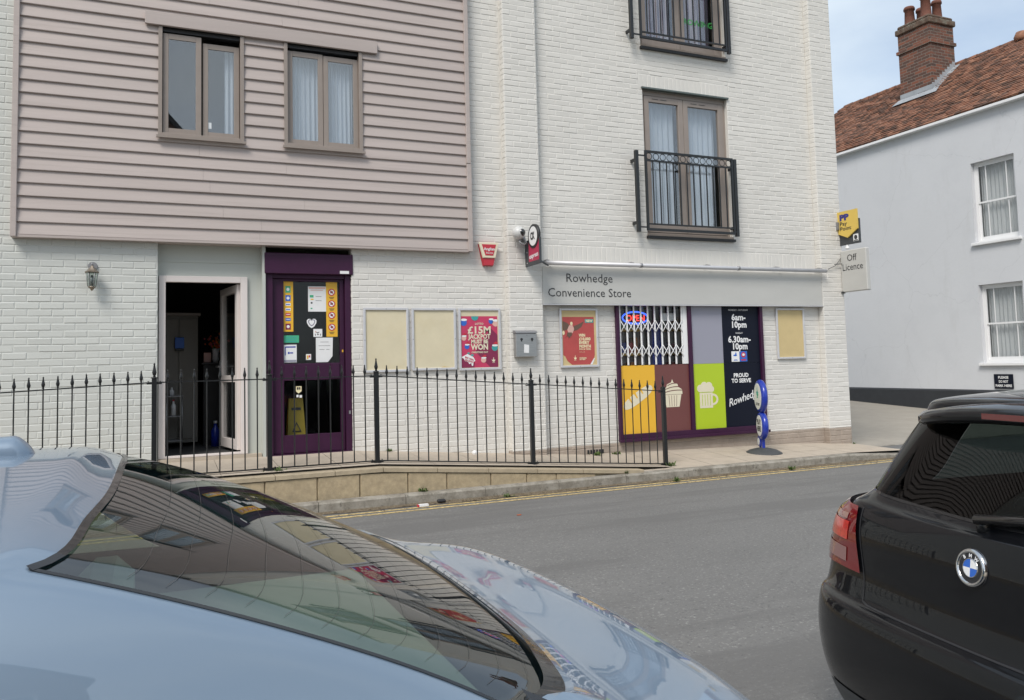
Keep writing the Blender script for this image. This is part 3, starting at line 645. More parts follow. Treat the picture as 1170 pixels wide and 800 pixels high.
# ---- french doors with juliet balconies
def french(h, curt, y=9.81):
    x0, z0, x1, z1 = h; f = MB(); t = .05
    f.box(x0,y,z0,x0+t,y+.08,z1-.07); f.box(x1-t,y,z0,x1,y+.08,z1-.07); f.box(x0,y,z1-.07,x1,y+.08,z1-.005); f.box(x0+t,y,z0,x1-t,y+.08,z0+.03)
    win = f.build('french_window', 'taupe', bld, bevel=.004)
    xm = (x0+x1)/2-.02
    for a, b in ((x0+t+.003, xm-.003), (xm+.003, x1-t-.003)):
        s_ = MB(); q = .085; za, zb = z0+.035, z1-.078
        s_.bbox(a,y-.012,za,a+q,y+.05,zb,b=.004); s_.bbox(b-q,y-.012,za,b,y+.05,zb,b=.004); s_.box(a+q,y-.009,zb-q,b-q,y+.05,zb); s_.box(a+q,y-.009,za,b-q,y+.05,za+.13)
        s_.build('door_leaf', 'taupe', win); g_ = MB(); g_.box(a+q,y+.015,za+.13,b-q,y+.02,zb-q); g_.build('pane', 'glass', win)
        B('vent_slot', 'dark_joint', win, (a+.14,y-.014,zb-.045,a+.25,y-.0122,zb-.038), (a+.29,y-.014,zb-.045,a+.40,y-.0122,zb-.038))
    B('handle', 'steel', win, (xm+.03,y-.03,z0+.95,xm+.05,y-.012,z0+1.13), (xm+.03,y-.045,z0+1.08,xm+.05,y-.03,z0+1.10), (xm+.03,y-.045,z0+1.08,xm+.14,y-.035,z0+1.10))
    B('head_flashing', 'lead', win, (x0-.02,YW-.03,z1-.001,x1+.02,YW+.05,z1+.022))
    B('sill', 'taupe', win, (x0,YW-.03,z0-.035,x1,y-.001,z0-.003)); B('sill_edge', 'dark_joint', win, (x0-.02,YW-.05,z0-.075,x1+.02,YW-.002,z0-.037))
    fold_curtain(win, x0+.12, xm-.09, y+.14, z0+.1, z1-.12, curt[0], .02, .09); fold_curtain(win, xm+.05, x1-.12, y+.14, z0+.1, z1-.12, curt[1], .02, .09)
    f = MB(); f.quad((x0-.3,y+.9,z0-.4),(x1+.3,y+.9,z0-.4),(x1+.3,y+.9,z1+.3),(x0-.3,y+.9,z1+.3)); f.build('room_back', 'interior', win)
    return win
def balcony(dz):
    y = 9.585; par = MB()
    def Z(z): return z+dz
    root = bpy.data.objects.new('balcony_railing', None); C.objects.link(root); root.parent = bld; root.location = Vector((7.1, y, Z(3.36)))-bld.location
    for x in (6.225, 7.955): B('wall_post', 'black_iron', root, (x-.025,y-.0,Z(3.36),x+.025,y+.05,Z(4.53)), bevel=.003)
    f = MB(); x0, x1 = 6.36, 7.91
    f.box(x0,y,Z(3.385),x0+.03,y+.03,Z(4.54)); f.box(x1-.03,y,Z(3.385),x1,y+.03,Z(4.54)); f.box(x0+.03,y,Z(4.51),x1-.03,y+.03,Z(4.54)); f.box(x0+.03,y,Z(4.385),x1-.03,y+.03,Z(4.405)); f.box(x0+.03,y,Z(3.385),x1-.03,y+.03,Z(3.42)); f.box(x0+.03,y+.002,Z(3.47),x1-.03,y+.028,Z(3.49))
    for x in (6.25, 7.91):
        for z in (3.42, 4.45): f.box(x, y+.005, Z(z), x+.12 if x < 7 else x+.02, y+.02, Z(z+.02))
    for z in (3.5, 4.4):
        for x in (6.225, 7.955): f.box(x-.015, y+.05, Z(z-.02), x+.015, YW, Z(z+.02))
    f.build('rail_frame', 'black_iron', root)
    n = 13
    for i in range(1, n):
        x = x0+.015+(x1-x0-.03)*i/n; B('baluster', 'black_iron', root, (x-.007,y+.008,Z(3.491),x+.007,y+.022,Z(4.384)))
    f = MB()
    for i in range(n):
        x = x0+.015+(x1-x0-.03)*(i+.5)/n; f.tube([(x+.047*cos(a), y+.015, Z(4.4575)+.047*sin(a)) for a in [2*pi*j/16 for j in range(16)]], .006, 6, closed=True)
    f.build('ring_row', 'black_iron', root)
french(FRD, ('curtain','curtain')); balcony(0)
fw2 = french(FRD2, ('purple_curtain','purple_curtain')); balcony(2.80)
f = MB()
for x0_, zz in ((7.27, 6.62), (7.27, 6.75)): pass
add_text(f, 'ROWING', FY(9.828), 7.29, 6.62, .13, d=.003, bold=.004); f.build('green_banner', mat('bright green banner', (.08,.55,.12), .6), fw2)

# ---- shop window
YS = 9.70
f = MB(); f.box(5.86,YS-.01,.43,5.905,YS+.10,2.40); f.box(8.375,YS-.01,.43,8.43,YS+.10,2.40); f.box(5.905,YS-.01,.43,8.375,YS+.10,.535); f.box(7.06,YS-.004,.535,7.125,YS+.10,2.40)
swin = f.build('shop_window', 'purple', bld, bevel=.004)
B('window_sill', 'purple', swin, (5.84,YS-.045,.43,8.45,YS-.0105,.468), bevel=.003)
f = MB(); f.box(5.905,YS+.05,1.484,7.06,YS+.056,2.40); f.box(5.905,YS+.034,.535,7.06,YS+.04,1.483); f.box(7.125,YS+.03,.535,8.375,YS+.036,2.40); f.build('window_glass', 'shopglass', swin)
fp = FY(YS+.030)
for nm, m, r in (('yellow_panel','yellow',(5.905,.535,6.475,1.482)),('brown_panel','brown',(6.477,.535,7.06,1.482)),('green_panel','lime',(7.125,.535,7.69,1.478)),('mauve_panel','mauve',(7.125,1.48,7.69,2.40)),('navy_panel','navy',(7.692,.535,8.375,1.476)),('navy_panel','navy',(7.692,1.479,8.375,2.40))):
    decal(nm, m, swin, fp, [rect(*r)])
f2 = FY(YS+.0283)
# baguette
def rotp(P, c, a): return [(c[0]+(x-c[0])*cos(a)-(z-c[1])*sin(a), c[1]+(x-c[0])*sin(a)+(z-c[1])*cos(a)) for x, z in P]
bc = (6.185, 1.035); loaf = [(bc[0]+.275*math.copysign(abs(cos(a))**.75, cos(a)), bc[1]+.075*math.copysign(abs(sin(a))**.8, sin(a))) for a in [2*pi*i/40 for i in range(40)]]
decal('baguette_icon', 'cream', swin, f2, [rotp(loaf, bc, radians(31))])
f = MB()
for t in (-.13, -.02, .09):
    f3 = [(bc[0]+t-.012, bc[1]+.08), (bc[0]+t+.02, bc[1]+.08), (bc[0]+t+.012, bc[1]+.0), (bc[0]+t-.004, bc[1]-.005)]
    polys(f, FY(YS+.0268), [rotp(f3, bc, radians(31))])
f.build('baguette_slash', 'yellow', swin)
# cupcake
cc = 6.765
decal('cupcake_icon', 'cream', swin, f2, [[(cc-.11,.875),(cc+.11,.875),(cc+.15,1.05),(cc-.15,1.05)], [(cc-.17,1.055),(cc+.17,1.055),(cc+.165,1.12),(cc+.10,1.16),(cc+.09,1.20),(cc+.02,1.225),(cc+.0,1.27),(cc-.02,1.225),(cc-.09,1.20),(cc-.10,1.16),(cc-.165,1.12)]])
f = MB()
for q, (a, b, zz) in enumerate(((-.16,.165,1.075),(-.12,.13,1.125),(-.085,.085,1.175),)):
    P = [(cc+a+(b-a)*i/8, zz+.03*(i/8)+.014*sin(i/8*pi*1.0)) for i in range(9)]; polys(f, FY(YS+.0268), [P+[(x, z+.011) for x, z in P[::-1]]])
for x in (-.065, -.02, .025, .07): polys(f, FY(YS+.0268), [[(cc+x*.85-.003,.885),(cc+x*.85+.003,.885),(cc+x+.003,1.04),(cc+x-.003,1.04)]])
f.build('cupcake_swirl', 'brown', swin)
# beer mug
mc = 7.35
decal('mug_icon', 'cream', swin, f2, [rect(mc-.115,.835,mc+.115,1.065), ell(mc-.10,1.12,.055), ell(mc-.03,1.155,.06), ell(mc+.055,1.15,.06), ell(mc+.10,1.105,.045), rect(mc-.125,1.068,mc+.125,1.12)])
P = [(mc+.115+.10*math.sin(a)**1.0, .955-.085*cos(a)) for a in [pi*i/12 for i in range(13)]]; P2 = [(mc+.115+.065*math.sin(a), .955-.055*cos(a)) for a in [pi*i/12 for i in range(13)]]
f = MB(); 
for i in range(12): polys(f, f2, [[P[i], P[i+1], P2[i+1], P2[i]]])
f.build('mug_handle', 'cream', swin)
f = MB(); polys(f, FY(YS+.0268), [rect(mc-.118,1.058,mc+.118,1.066)]+[rect(mc+x-.004,.87,mc+x+.004,1.03) for x in (-.07,-.023,.023,.07)]); f.build('mug_ribs', 'lime', swin)
# opening hours
tx = 8.0
f = MB(); ft = FY(YS+.0283)
add_text(f, 'MONDAY - SATURDAY', ft, tx, 2.255, .036, align='CENTER'); add_text(f, '6am-', ft, tx-.0, 2.115, .13, bold=.004, align='CENTER'); add_text(f, '10pm', ft, tx, 2.005, .13, bold=.004, align='CENTER')
add_text(f, 'SUNDAY', ft, tx, 1.91, .034, align='CENTER'); add_text(f, '6.30am-', ft, tx, 1.785, .13, bold=.004, align='CENTER'); add_text(f, '10pm', ft, tx, 1.68, .13, bold=.004, align='CENTER')
f.build('opening_hours', 'white', swin); f = MB()
add_text(f, 'PROUD', ft, tx, 1.265, .082, bold=.003, align='CENTER'); add_text(f, 'TO SERVE', ft, tx, 1.185, .082, bold=.003, align='CENTER')
f.build('slogan', 'white', swin)
text('script_lettering', 'Rowhedge', 'white', swin, ft, 7.75, .83, .16, rot=radians(15), shear=.4, bold=.0008, space=.92, width=.60)
decal('service_logo', 'white', swin, ft, [rect(7.84,1.495,7.985,1.65)]); decal('service_logo', 'blue', swin, ft, [rect(7.99,1.495,8.13,1.65)])
f = MB(); ft2 = FY(YS+.0268)
f.m = 0; polys(f, ft2, [ell(7.905,1.59,.035,.012,14), ell(7.92,1.605,.012,.03,14), rect(7.885,1.525,7.94,1.53), rect(7.875,1.51,7.95,1.516)]); f.m = 1; polys(f, ft2, [ell(8.06,1.595,.043,.043,8), rect(8.015,1.51,8.105,1.53)]); f.m = 2; polys(f, FY(YS+.0252), [ell(8.06,1.597,.025,.019,14)])
f.build('logo_print', ['blue','red','white'], swin)
# folding lattice grille
f = MB(); ya = YS+.018; gx = [5.93+i*.1155 for i in range(10)]
for i, x in enumerate(gx): f.bbox(x-.011,ya,1.486,x+.011,ya+.02,2.40,b=.003)
for x, xb in zip(gx, gx[1:]):
    for zc in (2.03, 1.68):
        for sg in (1, -1):
            strut(f, (x,ya-.004,zc-.085*sg), (xb,ya-.004,zc+.085*sg), .009)
            # long curved links
    for za_, zb_ in ((1.765,1.945),):
        pass
f.build('security_grille', 'white', swin)
B('grille_post', 'white', swin, (6.985,ya,1.486,7.058,ya+.03,2.40), bevel=.003)

# ============================================================ SIGNS AND FITTINGS ON THE WALL
# fascia
fs_ = thing('shop_fascia_sign', 'long pale grey fascia board lettered Rowhedge Convenience Store above the shop window', 'sign', (7.1, 9.7, 2.33))
f = MB(); f.bbox(4.705,9.64,2.335,9.595,9.745,2.84,b=.005); f.build('sign_board', 'fascia', fs_)
B('sign_trim', 'aluminium', fs_, (4.702,9.632,2.32,9.597,9.742,2.334), bevel=.002)
f = MB(); add_text(f, 'Rowhedge', FY(9.639), 5.05, 2.635, .165, width=.72); add_text(f, 'Convenience Store', FY(9.639), 4.775, 2.435, .165, width=1.29); f.build('lettering', 'ink', fs_)
lt = thing('sign_light', 'long white tubular trough light along the top of the grey fascia', 'light', (7.1, 9.6, 2.86))
f = MB(); f.tube([(4.72,9.56,2.875),(9.62,9.56,2.875)], .03, 12); f.build('light_tube', 'aluminium', lt)
f = MB()
for x in (4.78, 6.1, 7.4, 8.7, 9.55): f.tube([(x,9.745,2.92),(x,9.65,2.925),(x,9.58,2.91),(x,9.56,2.875)], .010, 6)
f.build('bracket', 'grey_metal', lt)
f = MB()
for x in (6.2, 7.9): f.tube([(x-.02,9.56,2.875),(x+.02,9.56,2.875)], .0335, 12)
f.build('joint_collar', 'grey_metal', lt)
# notice boards
def board(x0, x1, z0, z1, label, face='cream_board', name='notice_board'):
    y = YW-PROUD-.004; o = thing(name, label, 'notice board', ((x0+x1)/2, YW, z0), 'poster frames on the shop wall')
    f = MB(); t = .03
    f.bbox(x0,y-.03,z0,x0+t,y,z1,b=.004); f.bbox(x1-t,y-.03,z0,x1,y,z1,b=.004); f.bbox(x0+t,y-.03,z1-t,x1-t,y,z1,b=.004); f.bbox(x0+t,y-.03,z0,x1-t,y,z0+t,b=.004)
    f.build('frame', 'aluminium', o); B('backing', face, o, (x0+t,y-.012,z0+t,x1-t,y-.002,z1-t))
    f = MB()
    for x, z in (((x0+x1)/2, z0+t/2), ((x0+x1)/2, z1-t/2), (x0+t/2, (z0+z1)/2), (x1-t/2, (z0+z1)/2)): f.lathe((x, y-.031, z), [(.004,-.0015),(.004,.002)], 8, 'y')
    f.build('screw', 'dgrey', o)
    return o, y-.012
board(2.305,2.875,1.487,2.28,'empty cream notice board beside the purple shop door, leftmost of the row')
o, y = board(2.915,3.50,1.495,2.278,'empty cream notice board next to the pink jackpot poster')
f = MB(); polys(f, FY(y), [[(3.30,1.53),(3.33,1.545),(3.37,1.535),(3.45,1.528),(3.45,1.525),(3.30,1.525)]]); f.build('torn_scrap', 'tan_board', o)
# jackpot poster
o, y = board(3.535,4.118,1.48,2.278,'poster frame holding the crimson fifteen million jackpot poster')
X0, X1, Z0, Z1 = 3.572, 4.075, 1.515, 2.175
decal('poster', 'lotto_red', o, FY(y), [rect(X0,Z0,X1,Z1)]); fr1 = FY(y-.0016); fr2 = FY(y-.0032); fr3 = FY(y-.0048)
decal('poster_shadow', 'lotto_dark', o, fr1, [[(3.98,2.02),(X1-.001,1.93),(X1-.001,Z0+.001),(3.96,Z0+.001),(3.76,1.72)]], .001)
f = MB(); cx = 3.82
add_text(f, 'LOTTO', fr2, cx, 2.065, .035, bold=.001, align='CENTER'); add_text(f, '£15M', fr2, cx, 1.955, .125, bold=.004, align='CENTER', width=.32); add_text(f, 'JACKPOT', fr2, cx, 1.885, .082, bold=.003, align='CENTER', width=.31)
add_text(f, 'MUST BE', fr2, cx, 1.825, .068, bold=.003, align='CENTER', width=.235); add_text(f, 'WON', fr2, cx, 1.745, .098, bold=.004, align='CENTER', width=.24); add_text(f, 'CHRISTMAS DAY', fr2, cx, 1.70, .030, bold=.001, align='CENTER', width=.23)
f.build('poster_lettering', 'cream', o)
f = MB(); f.m = 0
for bx, bz, r, m in ((3.605,2.095,.045,0),(3.985,2.11,.034,0),(3.645,1.785,.033,0),(4.03,1.765,.042,1),(3.76,2.168,.05,1),(4.048,2.085,.045,3),(3.605,1.895,.034,3),(3.87,1.61,.036,3)):
    P = [(min(max(x, X0+.001), X1-.001), min(z, Z1-.001)) for x, z in ell(bx, bz, r, r, 20)]; f.m = m; polys(f, fr2, [P])
    f.m = 2; P = [(min(max(x, X0+.001), X1-.001), min(z, Z1-.001)) for x, z in ell(bx+.004, bz+r*.75, r*1.0, r*.35, 14)]; polys(f, fr3, [P])
    f.m = 4; 
    if bz < 2.0: polys(f, fr3, [[(bx-r*.6,bz+r*1.0),(bx+r*.8,bz+r*1.0),(bx+r*1.1,bz+r*1.7),(bx+r*.2,bz+r*1.9)]])
f.m = 5; polys(f, fr2, [[(X0+.001,Z0+.001),(3.74,Z0+.001),(3.745,1.58),(3.70,1.65),(3.60,1.665),(X0+.001,1.63)]])
f.m = 2; polys(f, fr3, [[(X0+.001,1.655),(3.65,1.69),(3.73,1.65),(3.755,1.60),(3.735,1.59),(3.72,1.535),(3.705,1.54),(3.70,1.575),(3.67,1.56),(3.66,1.585),(3.63,1.60),(3.61,1.60),(3.60,1.63),(X0+.001,1.645)]])
f.m = 4; 
for dz_, s_ in ((.02,'BIG WIN'),(-.012,'JACKPOT')): add_text(f, s_, FY(y-.0064), 3.61, 1.622+dz_, .032, rot=radians(-20), bold=.001)
f.m = 1; polys(f, fr3, [ell(3.665,1.70,.02,.012,10), ell(3.715,1.675,.022,.012,10)])
f.build('poster_print', ['blue','teal','white','pink','red','lotto_dark'], o)
def crossed(f, fr, cx, cz, s):
    polys(f, fr, [ell(cx,cz,.55*s,.5*s,16), [(cx-.25*s,cz+.2*s),(cx+.0*s,cz+.2*s),(cx+.18*s,cz+1.3*s),(cx+.0*s,cz+1.35*s)], [(cx+.30*s,cz+.2*s),(cx+.05*s,cz+.2*s),(cx-.16*s,cz+1.15*s),(cx+.0*s,cz+1.2*s)], [(cx-.55*s,cz),(cx-.85*s,cz+.35*s),(cx-.7*s,cz+.45*s),(cx-.3*s,cz+.2*s)], [(cx+.5*s,cz),(cx+.85*s,cz+.25*s),(cx+.75*s,cz+.4*s),(cx+.3*s,cz+.2*s)]])
    polys(f, fr, [rect(cx-.6*s,cz-.85*s,cx+.6*s,cz-.7*s)])
f = MB(); crossed(f, fr2, 4.01, 1.598, .032); f.build('crossed_fingers_logo', 'cream', o)
# faded poster
o, y = board(4.985,5.575,1.478,2.283,'poster frame holding the faded red poster with a winged figure', 'tan_board')
X0, X1, Z0, Z1 = 5.03, 5.515, 1.515, 2.165; fr1 = FY(y-.0016); fr2 = FY(y-.0032); fr3 = FY(y-.0048)
decal('poster', 'faded_red', o, FY(y), [[(5.16,Z0),(5.44,Z0),(5.50,1.60),(X1,1.64),(X1,Z1),(X0,Z1),(X0,1.65),(5.06,1.63),(5.09,1.57)]])
decal('poster_corner', 'paper', o, fr1, [[(5.44,Z0),(5.475,Z0),(5.515,1.60),(5.50,1.60)]])
f = MB(); f.m = 0; polys(f, fr1, [[(5.03,2.11),(5.10,2.085),(5.14,2.05),(5.12,2.0),(5.03,1.97)], [(5.20,2.04),(5.27,2.065),(5.36,2.105),(5.32,2.03),(5.25,1.985),(5.20,1.975)], [(5.10,1.92),(5.06,1.87),(5.09,1.90)], [(5.13,1.92),(5.11,1.86),(5.14,1.90)]])
f.m = 1; polys(f, fr2, [[(5.13,2.05),(5.18,2.055),(5.205,2.0),(5.18,1.945),(5.12,1.94),(5.10,1.99)]]); f.m = 2; polys(f, fr2, [ell(5.165,2.075,.02,.025,12), ell(5.04,1.95,.018,.03,10)])
f.m = 0; polys(f, fr3, [[(5.10,1.955),(5.165,1.955),(5.17,1.92),(5.13,1.885),(5.09,1.91)]])
f.m = 3; polys(f, fr1, [rect(5.375,2.085,5.505,2.135)]); f.m = 2; add_text(f, 'NEW', fr2, 5.44, 2.095, .045, bold=.002, align='CENTER')
f.build('poster_print', ['pbrown','pink','cream_text','teal'], o)
f = MB()
for i, (s_, sz) in enumerate((('WIN',.055),('£10,000',.055),('EVERY',.055),('MONTH',.055),('FOR 30 YEARS',.028))): add_text(f, s_, fr1, 5.275, (1.895,1.845,1.795,1.745,1.715)[i], sz, bold=.0025 if i < 4 else .001, width=(.10,.18,.16,.18,.18)[i])
add_text(f, 'Set For Life', fr1, 5.275, 1.68, .018); add_text(f, 'NATIONAL', fr1, 5.275, 1.598, .022, bold=.001); add_text(f, 'LOTTERY', fr1, 5.275, 1.578, .022, bold=.001)
crossed(f, fr1, 5.21, 1.60, .03); f.build('poster_lettering', 'cream_text', o)
board(8.715,9.275,1.515,2.298,'empty yellowed tan notice board to the right of the shop window', 'tan_board')
# ashtray
o = thing('ashtray_bin', 'square stainless steel cigarette bin with two holes screwed to the brick pier', 'ashtray', (4.40, 9.6, 1.635))
yb = YW-.11-PROUD-.003
f = MB(); f.bbox(4.255,yb-.085,1.635,4.555,yb,1.94,b=.006); f.build('bin_body', 'steel', o)
f = MB(); f.prismx([(yb-.092,1.942),(yb,1.942),(yb,1.985),(yb-.07,1.975),(yb-.092,1.958)], 4.25, 4.56); f.build('bin_lid', 'grey_metal', o)
f = MB()
for x in (4.335, 4.485): polys(f, FY(yb-.0852), [ell(x,1.865,.019,.016,14), rect(x-.009,1.835,x+.009,1.86)])
f.build('stub_hole', 'dark_joint', o)
f = MB(); polys(f, FY(yb-.0852), [[(4.365,1.69),(4.435,1.685),(4.44,1.79),(4.37,1.80)]]); f.build('torn_sticker', 'paper', o)
f = MB(); f.lathe((4.41,yb-.085,1.918), [(.010,-.004),(.010,0)], 10, 'y'); f.build('lock', 'grey_metal', o)
# alarm bell box
o = thing('alarm_box', 'red and cream tapered burglar alarm box under the cladding corner', 'alarm', (3.96, 9.72, 2.84))
def taper(mb, xa, xb, xc, xd, z0, z1, y0, y1, ins=.0):
    mb.add([(xa,y1,z1),(xb,y1,z1),(xc,y1,z0),(xd,y1,z0),(xa+ins,y0,z1-ins),(xb-ins,y0,z1-ins),(xc-ins,y0,z0+ins),(xd+ins,y0,z0+ins)],[(4,5,6,7),(0,1,5,4),(1,2,6,5),(2,3,7,6),(3,0,4,7),(0,1,2,3)])
f = MB(); taper(f, 3.83,4.09,4.03,3.89, 2.83,3.12, YW-.07,YW-.01, .01); f.build('alarm_body', 'red', o)
f = MB(); taper(f, 3.815,4.10,4.05,3.87, 2.93,3.135, YW-.085,YW-.071, .006); f.build('alarm_cover', 'cream', o)
f = MB(); taper(f, 3.858,4.058,4.015,3.905, 2.962,3.108, YW-.089,YW-.0855, .002); f.build('alarm_face', 'red', o)
f = MB(); add_text(f, 'Anglian', FY(YW-.0895), 3.96, 3.03, .052, bold=.001, align='CENTER'); add_text(f, 'Alarms', FY(YW-.0895), 3.96, 2.985, .035, align='CENTER'); f.build('lettering', 'white', o)
# cctv
o = thing('dome_camera', 'white ball security camera with dark lens on the brick pier', 'security camera', (4.33, 9.55, 3.18))
f = MB(); f.smooth = True; c_ = Vector((4.32, 9.52, 3.25))
f.lathe(c_, [(.002,-.085)]+[(.088*sin(a), -.088*cos(a)) for a in [pi*i/14 for i in range(1,14)]]+[(.002,.088)], 20, 'y'); f.build('camera_ball', mat('off white plastic', (.55,.55,.54), .35), o)
f = MB(); f.lathe(c_+Vector((.02,-.045,0)), [(.05,-.0)]+[(.054*cos(a), -.055*sin(a)) for a in [pi/2*i/6 for i in range(0,6)]]+[(.002,-.055)], 18, 'y'); f.build('lens', mat('black lens', (.01,.01,.01), .08, coat=1), o)
f = MB(); f.tube([(4.32,9.52,3.17),(4.33,9.50,3.12),(4.38,9.50,3.09),(4.43,9.52,3.12),(4.43,9.58,3.17),(4.42,9.63,3.2)], .014, 8); f.lathe((4.42,9.635,3.2), [(.04,-.02),(.05,.0)], 14, 'y'); f.build('bracket', 'grey_metal', o)
f = MB(); f.lathe((4.36,9.64,3.26), [(.06,-.06),(.065,0)], 16, 'y'); f.build('wall_base', 'white', o)
# projecting crimson sign (faces along the street)
XS = 4.46
o = thing('projecting_sign', 'small crimson and grey projecting sign with round black and white badge', 'sign', (XS, 9.4, 2.8))
f = MB(); f.bbox(XS-.0,9.20,2.82,XS+.03,9.64,3.16,b=.003); f.build('sign_panel', 'dgrey', o)
fx = FX(XS); decal('sign_face', 'crimson', o, fx, [rect(9.215,2.87,9.52,3.15)])
f = MB(); f.lathe((XS-.004,9.36,3.19), [(.155,-.006),(.155,.03)], 28, 'x'); f.build('badge_rim', 'dark_joint', o)
f = MB(); f.lathe((XS-.012,9.36,3.19), [(.125,0),(.125,.001)], 28, 'x'); f.build('badge_face', 'white', o)
# mirrored u because the face looks along -x: reading direction runs toward -y
def FXr(x): return lambda u, v, d=0: Vector((x-d, -u, v))
f = MB(); add_text(f, 'CK', FXr(XS-.013), -9.36-.012, 3.15, .13, bold=.005, align='CENTER', width=.13); f.build('badge_lettering', 'ink', o)
f = MB(); add_text(f, 'express', FXr(XS-.002), -9.365, 2.915, .085, bold=.002, align='CENTER', width=.27, rot=radians(4)); f.build('lettering', 'white', o)
f = MB(); 
for z in (2.86,3.0,3.12): f.lathe((XS-.002,9.57,z), [(.008,-.004),(.008,0)], 8, 'x')
f.build('bolt', 'aluminium', o)
f = MB(); f.tube([(XS+.015,9.22,2.86),(XS+.06,9.20,2.82),(XS+.14,9.25,2.80),(XS+.20,9.4,2.83),(XS+.22,9.55,2.88)], .012, 6); f.build('cable', 'dgrey', o)
# pay sign and off licence sign
XP = 10.02
o = thing('payment_sign', 'yellow and black projecting payment point sign above the off licence board', 'sign', (XP, 9.45, 3.3))
f = MB(); f.bbox(XP,9.235,3.295,XP+.03,9.64,3.68,b=.003); f.build('black_plate', 'dgrey', o)
f = MB(); f.prismx([(9.66,3.83),(9.245,3.83),(9.245,3.52),(9.45,3.40),(9.66,3.49)], XP-.03, XP-.002); f.build('yellow_shield', mat('faded yellow sign', (.66, .47, .10), .5), o)
f = MB(); fx = FXr(XP-.031); add_text(f, 'PP', fx, -9.59, 3.69, .125, bold=.008, width=.19); f.m = 1; add_text(f, 'Pay', fx, -9.59, 3.605, .085, bold=.001, width=.14); add_text(f, 'Point', fx, -9.59, 3.525, .085, bold=.001, width=.22)
f.build('lettering', [mat('deep blue print', (.03,.03,.20), .4), 'ink'], o)
f = MB(); f.m = 0; polys(f, FXr(XP-.001), [rect(-9.36,3.33,-9.26,3.44)], 0, .003); f.m = 1; polys(f, FXr(XP-.001), [ell(-9.31,3.39,.032,.036,12), rect(-9.35,3.335,-9.27,3.35)], .003, .005); f.build('contactless_mark', ['white','ink'], o)
f = MB(); f.box(XP-.07,9.60,3.55,XP-.02,9.635,3.67); f.box(XP-.02,9.60,3.60,XP-.001,9.63,3.64); f.build('bracket', 'grey_metal', o)
f = MB(); f.tube([(XP+.01,9.5,3.295),(XP+.01,9.5,3.235)], .012, 8); f.lathe((XP+.01,9.5,3.245), [(.002,-.03),(.03,-.01),(.03,.015),(.002,.03)], 12); f.build('hanging_ball', 'white', o)
o = thing('off_licence_sign', 'grey projecting board lettered Off Licence at the corner of the shop', 'sign', (XP, 9.4, 2.54))
f = MB(); f.bbox(XP-.02,9.12,2.545,XP+.06,9.63,3.205,b=.012); f.build('sign_box', 'fascia', o)
f = MB(); fx = FXr(XP-.021); add_text(f, 'Off', fx, -9.40, 3.03, .15, align='CENTER', width=.19); add_text(f, 'Licence', fx, -9.39, 2.885, .15, align='CENTER', width=.40); f.build('lettering', 'ink', o)
f = MB(); f.tube([(XP-.01,9.62,3.10),(XP-.16,9.60,2.97),(XP-.30,9.62,2.91)], .005, 5); f.tube([(XP-.02,9.60,3.0),(XP-.18,9.60,2.99)], .006, 5); f.box(XP-.03,9.60,2.53,XP+.02,9.637,2.56); f.build('stay', 'dgrey', o)
# wall lantern
o = thing('wall_lantern', 'small weathered metal lantern on the pale green brick wall by the open door', 'lamp', (-.63, 9.745, 2.64))
cx, cy = -.63, 9.62
f = MB(); f.lathe((cx,YW-.008,2.735), [(.055,-.018),(.06,0)], 18, 'y'); f.tube([(cx,YW-.02,2.72),(cx,YW-.07,2.76),(cx,cy,2.765),(cx,cy,2.73)], .009, 8); f.build('wall_bracket', 'grey_metal', o)
f = MB(); f.lathe((cx,cy,2.60), [(.085,.035),(.088,.045),(.05,.075),(.03,.10),(.015,.125),(.002,.14)], 6, smooth=False); brass = mat('weathered brass', (.30,.25,.20), .4, .7, var=.3, vs_=20); f.build('lantern_cap', brass, o)
f = MB(); f.lathe((cx,cy,2.60), [(.045,-.165),(.05,-.15),(.03,-.175),(.012,-.20),(.002,-.21)], 8); f.build('lantern_base', brass, o)
f = MB(); f.lathe((cx,cy,2.60), [(.048,-.15),(.072,.035)], 6, smooth=False); f.build('lantern_glass', glass('lantern glass', (.75,.8,.78), 1.5, .1), o)
f = MB()
for k in range(6):
    a = 2*pi*k/6; f.tube([(cx+.05*cos(a),cy+.05*sin(a),2.45),(cx+.074*cos(a),cy+.074*sin(a),2.636)], .004, 5)
f.tube([(cx,cy,2.46),(cx,cy,2.60)], .018, 8); f.build('lantern_bars', 'grey_metal', o); o.scale = (.8, .8, .8)

# ============================================================ THINGS INSIDE
def simple(name, label, cat, loc, parts, group=None):
    o = thing(name, label, cat, loc, group)
    for nm, m, boxes in parts: B(nm, m, o, *boxes, bevel=.004)
    return o
simple('tall_cabinet', 'tall pale cabinet inside the hallway behind the open door', 'cabinet', (.1,11.6,.6), [('carcass', mat('pale cabinet', (.20,.19,.165), .6), [(.02,11.3,.65,.50,11.75,2.28)]), ('cornice', 'taupe', [(.0,11.27,2.282,.53,11.77,2.32)]), ('door', mat('pale cabinet door', (.22,.205,.18), .6), [(.04,11.285,.70,.26,11.299,2.24),(.27,11.285,.70,.49,11.299,2.24)])])
simple('sanitiser_dispenser', 'small blue dispenser with red light on the pale cabinet', 'dispenser', (.27,11.25,1.85), [('case', 'blue', [(.22,11.24,1.86,.33,11.28,2.0)]), ('tray', 'dgrey', [(.225,11.22,1.83,.325,11.28,1.858)])])
simple('black_sideboard', 'black sideboard beside the pale cabinet in the hallway', 'sideboard', (.7,11.6,.6), [('carcass', mat('black wood', (.012,.012,.013), .5), [(.56,11.25,.60,.98,11.7,1.64)]), ('top', mat('black wood top', (.02,.02,.022), .4), [(.54,11.23,1.642,1.0,11.72,1.67)])])
o = thing('flower_vase', 'white vase of orange flowers on the black sideboard', 'vase', (.72,11.4,1.67))
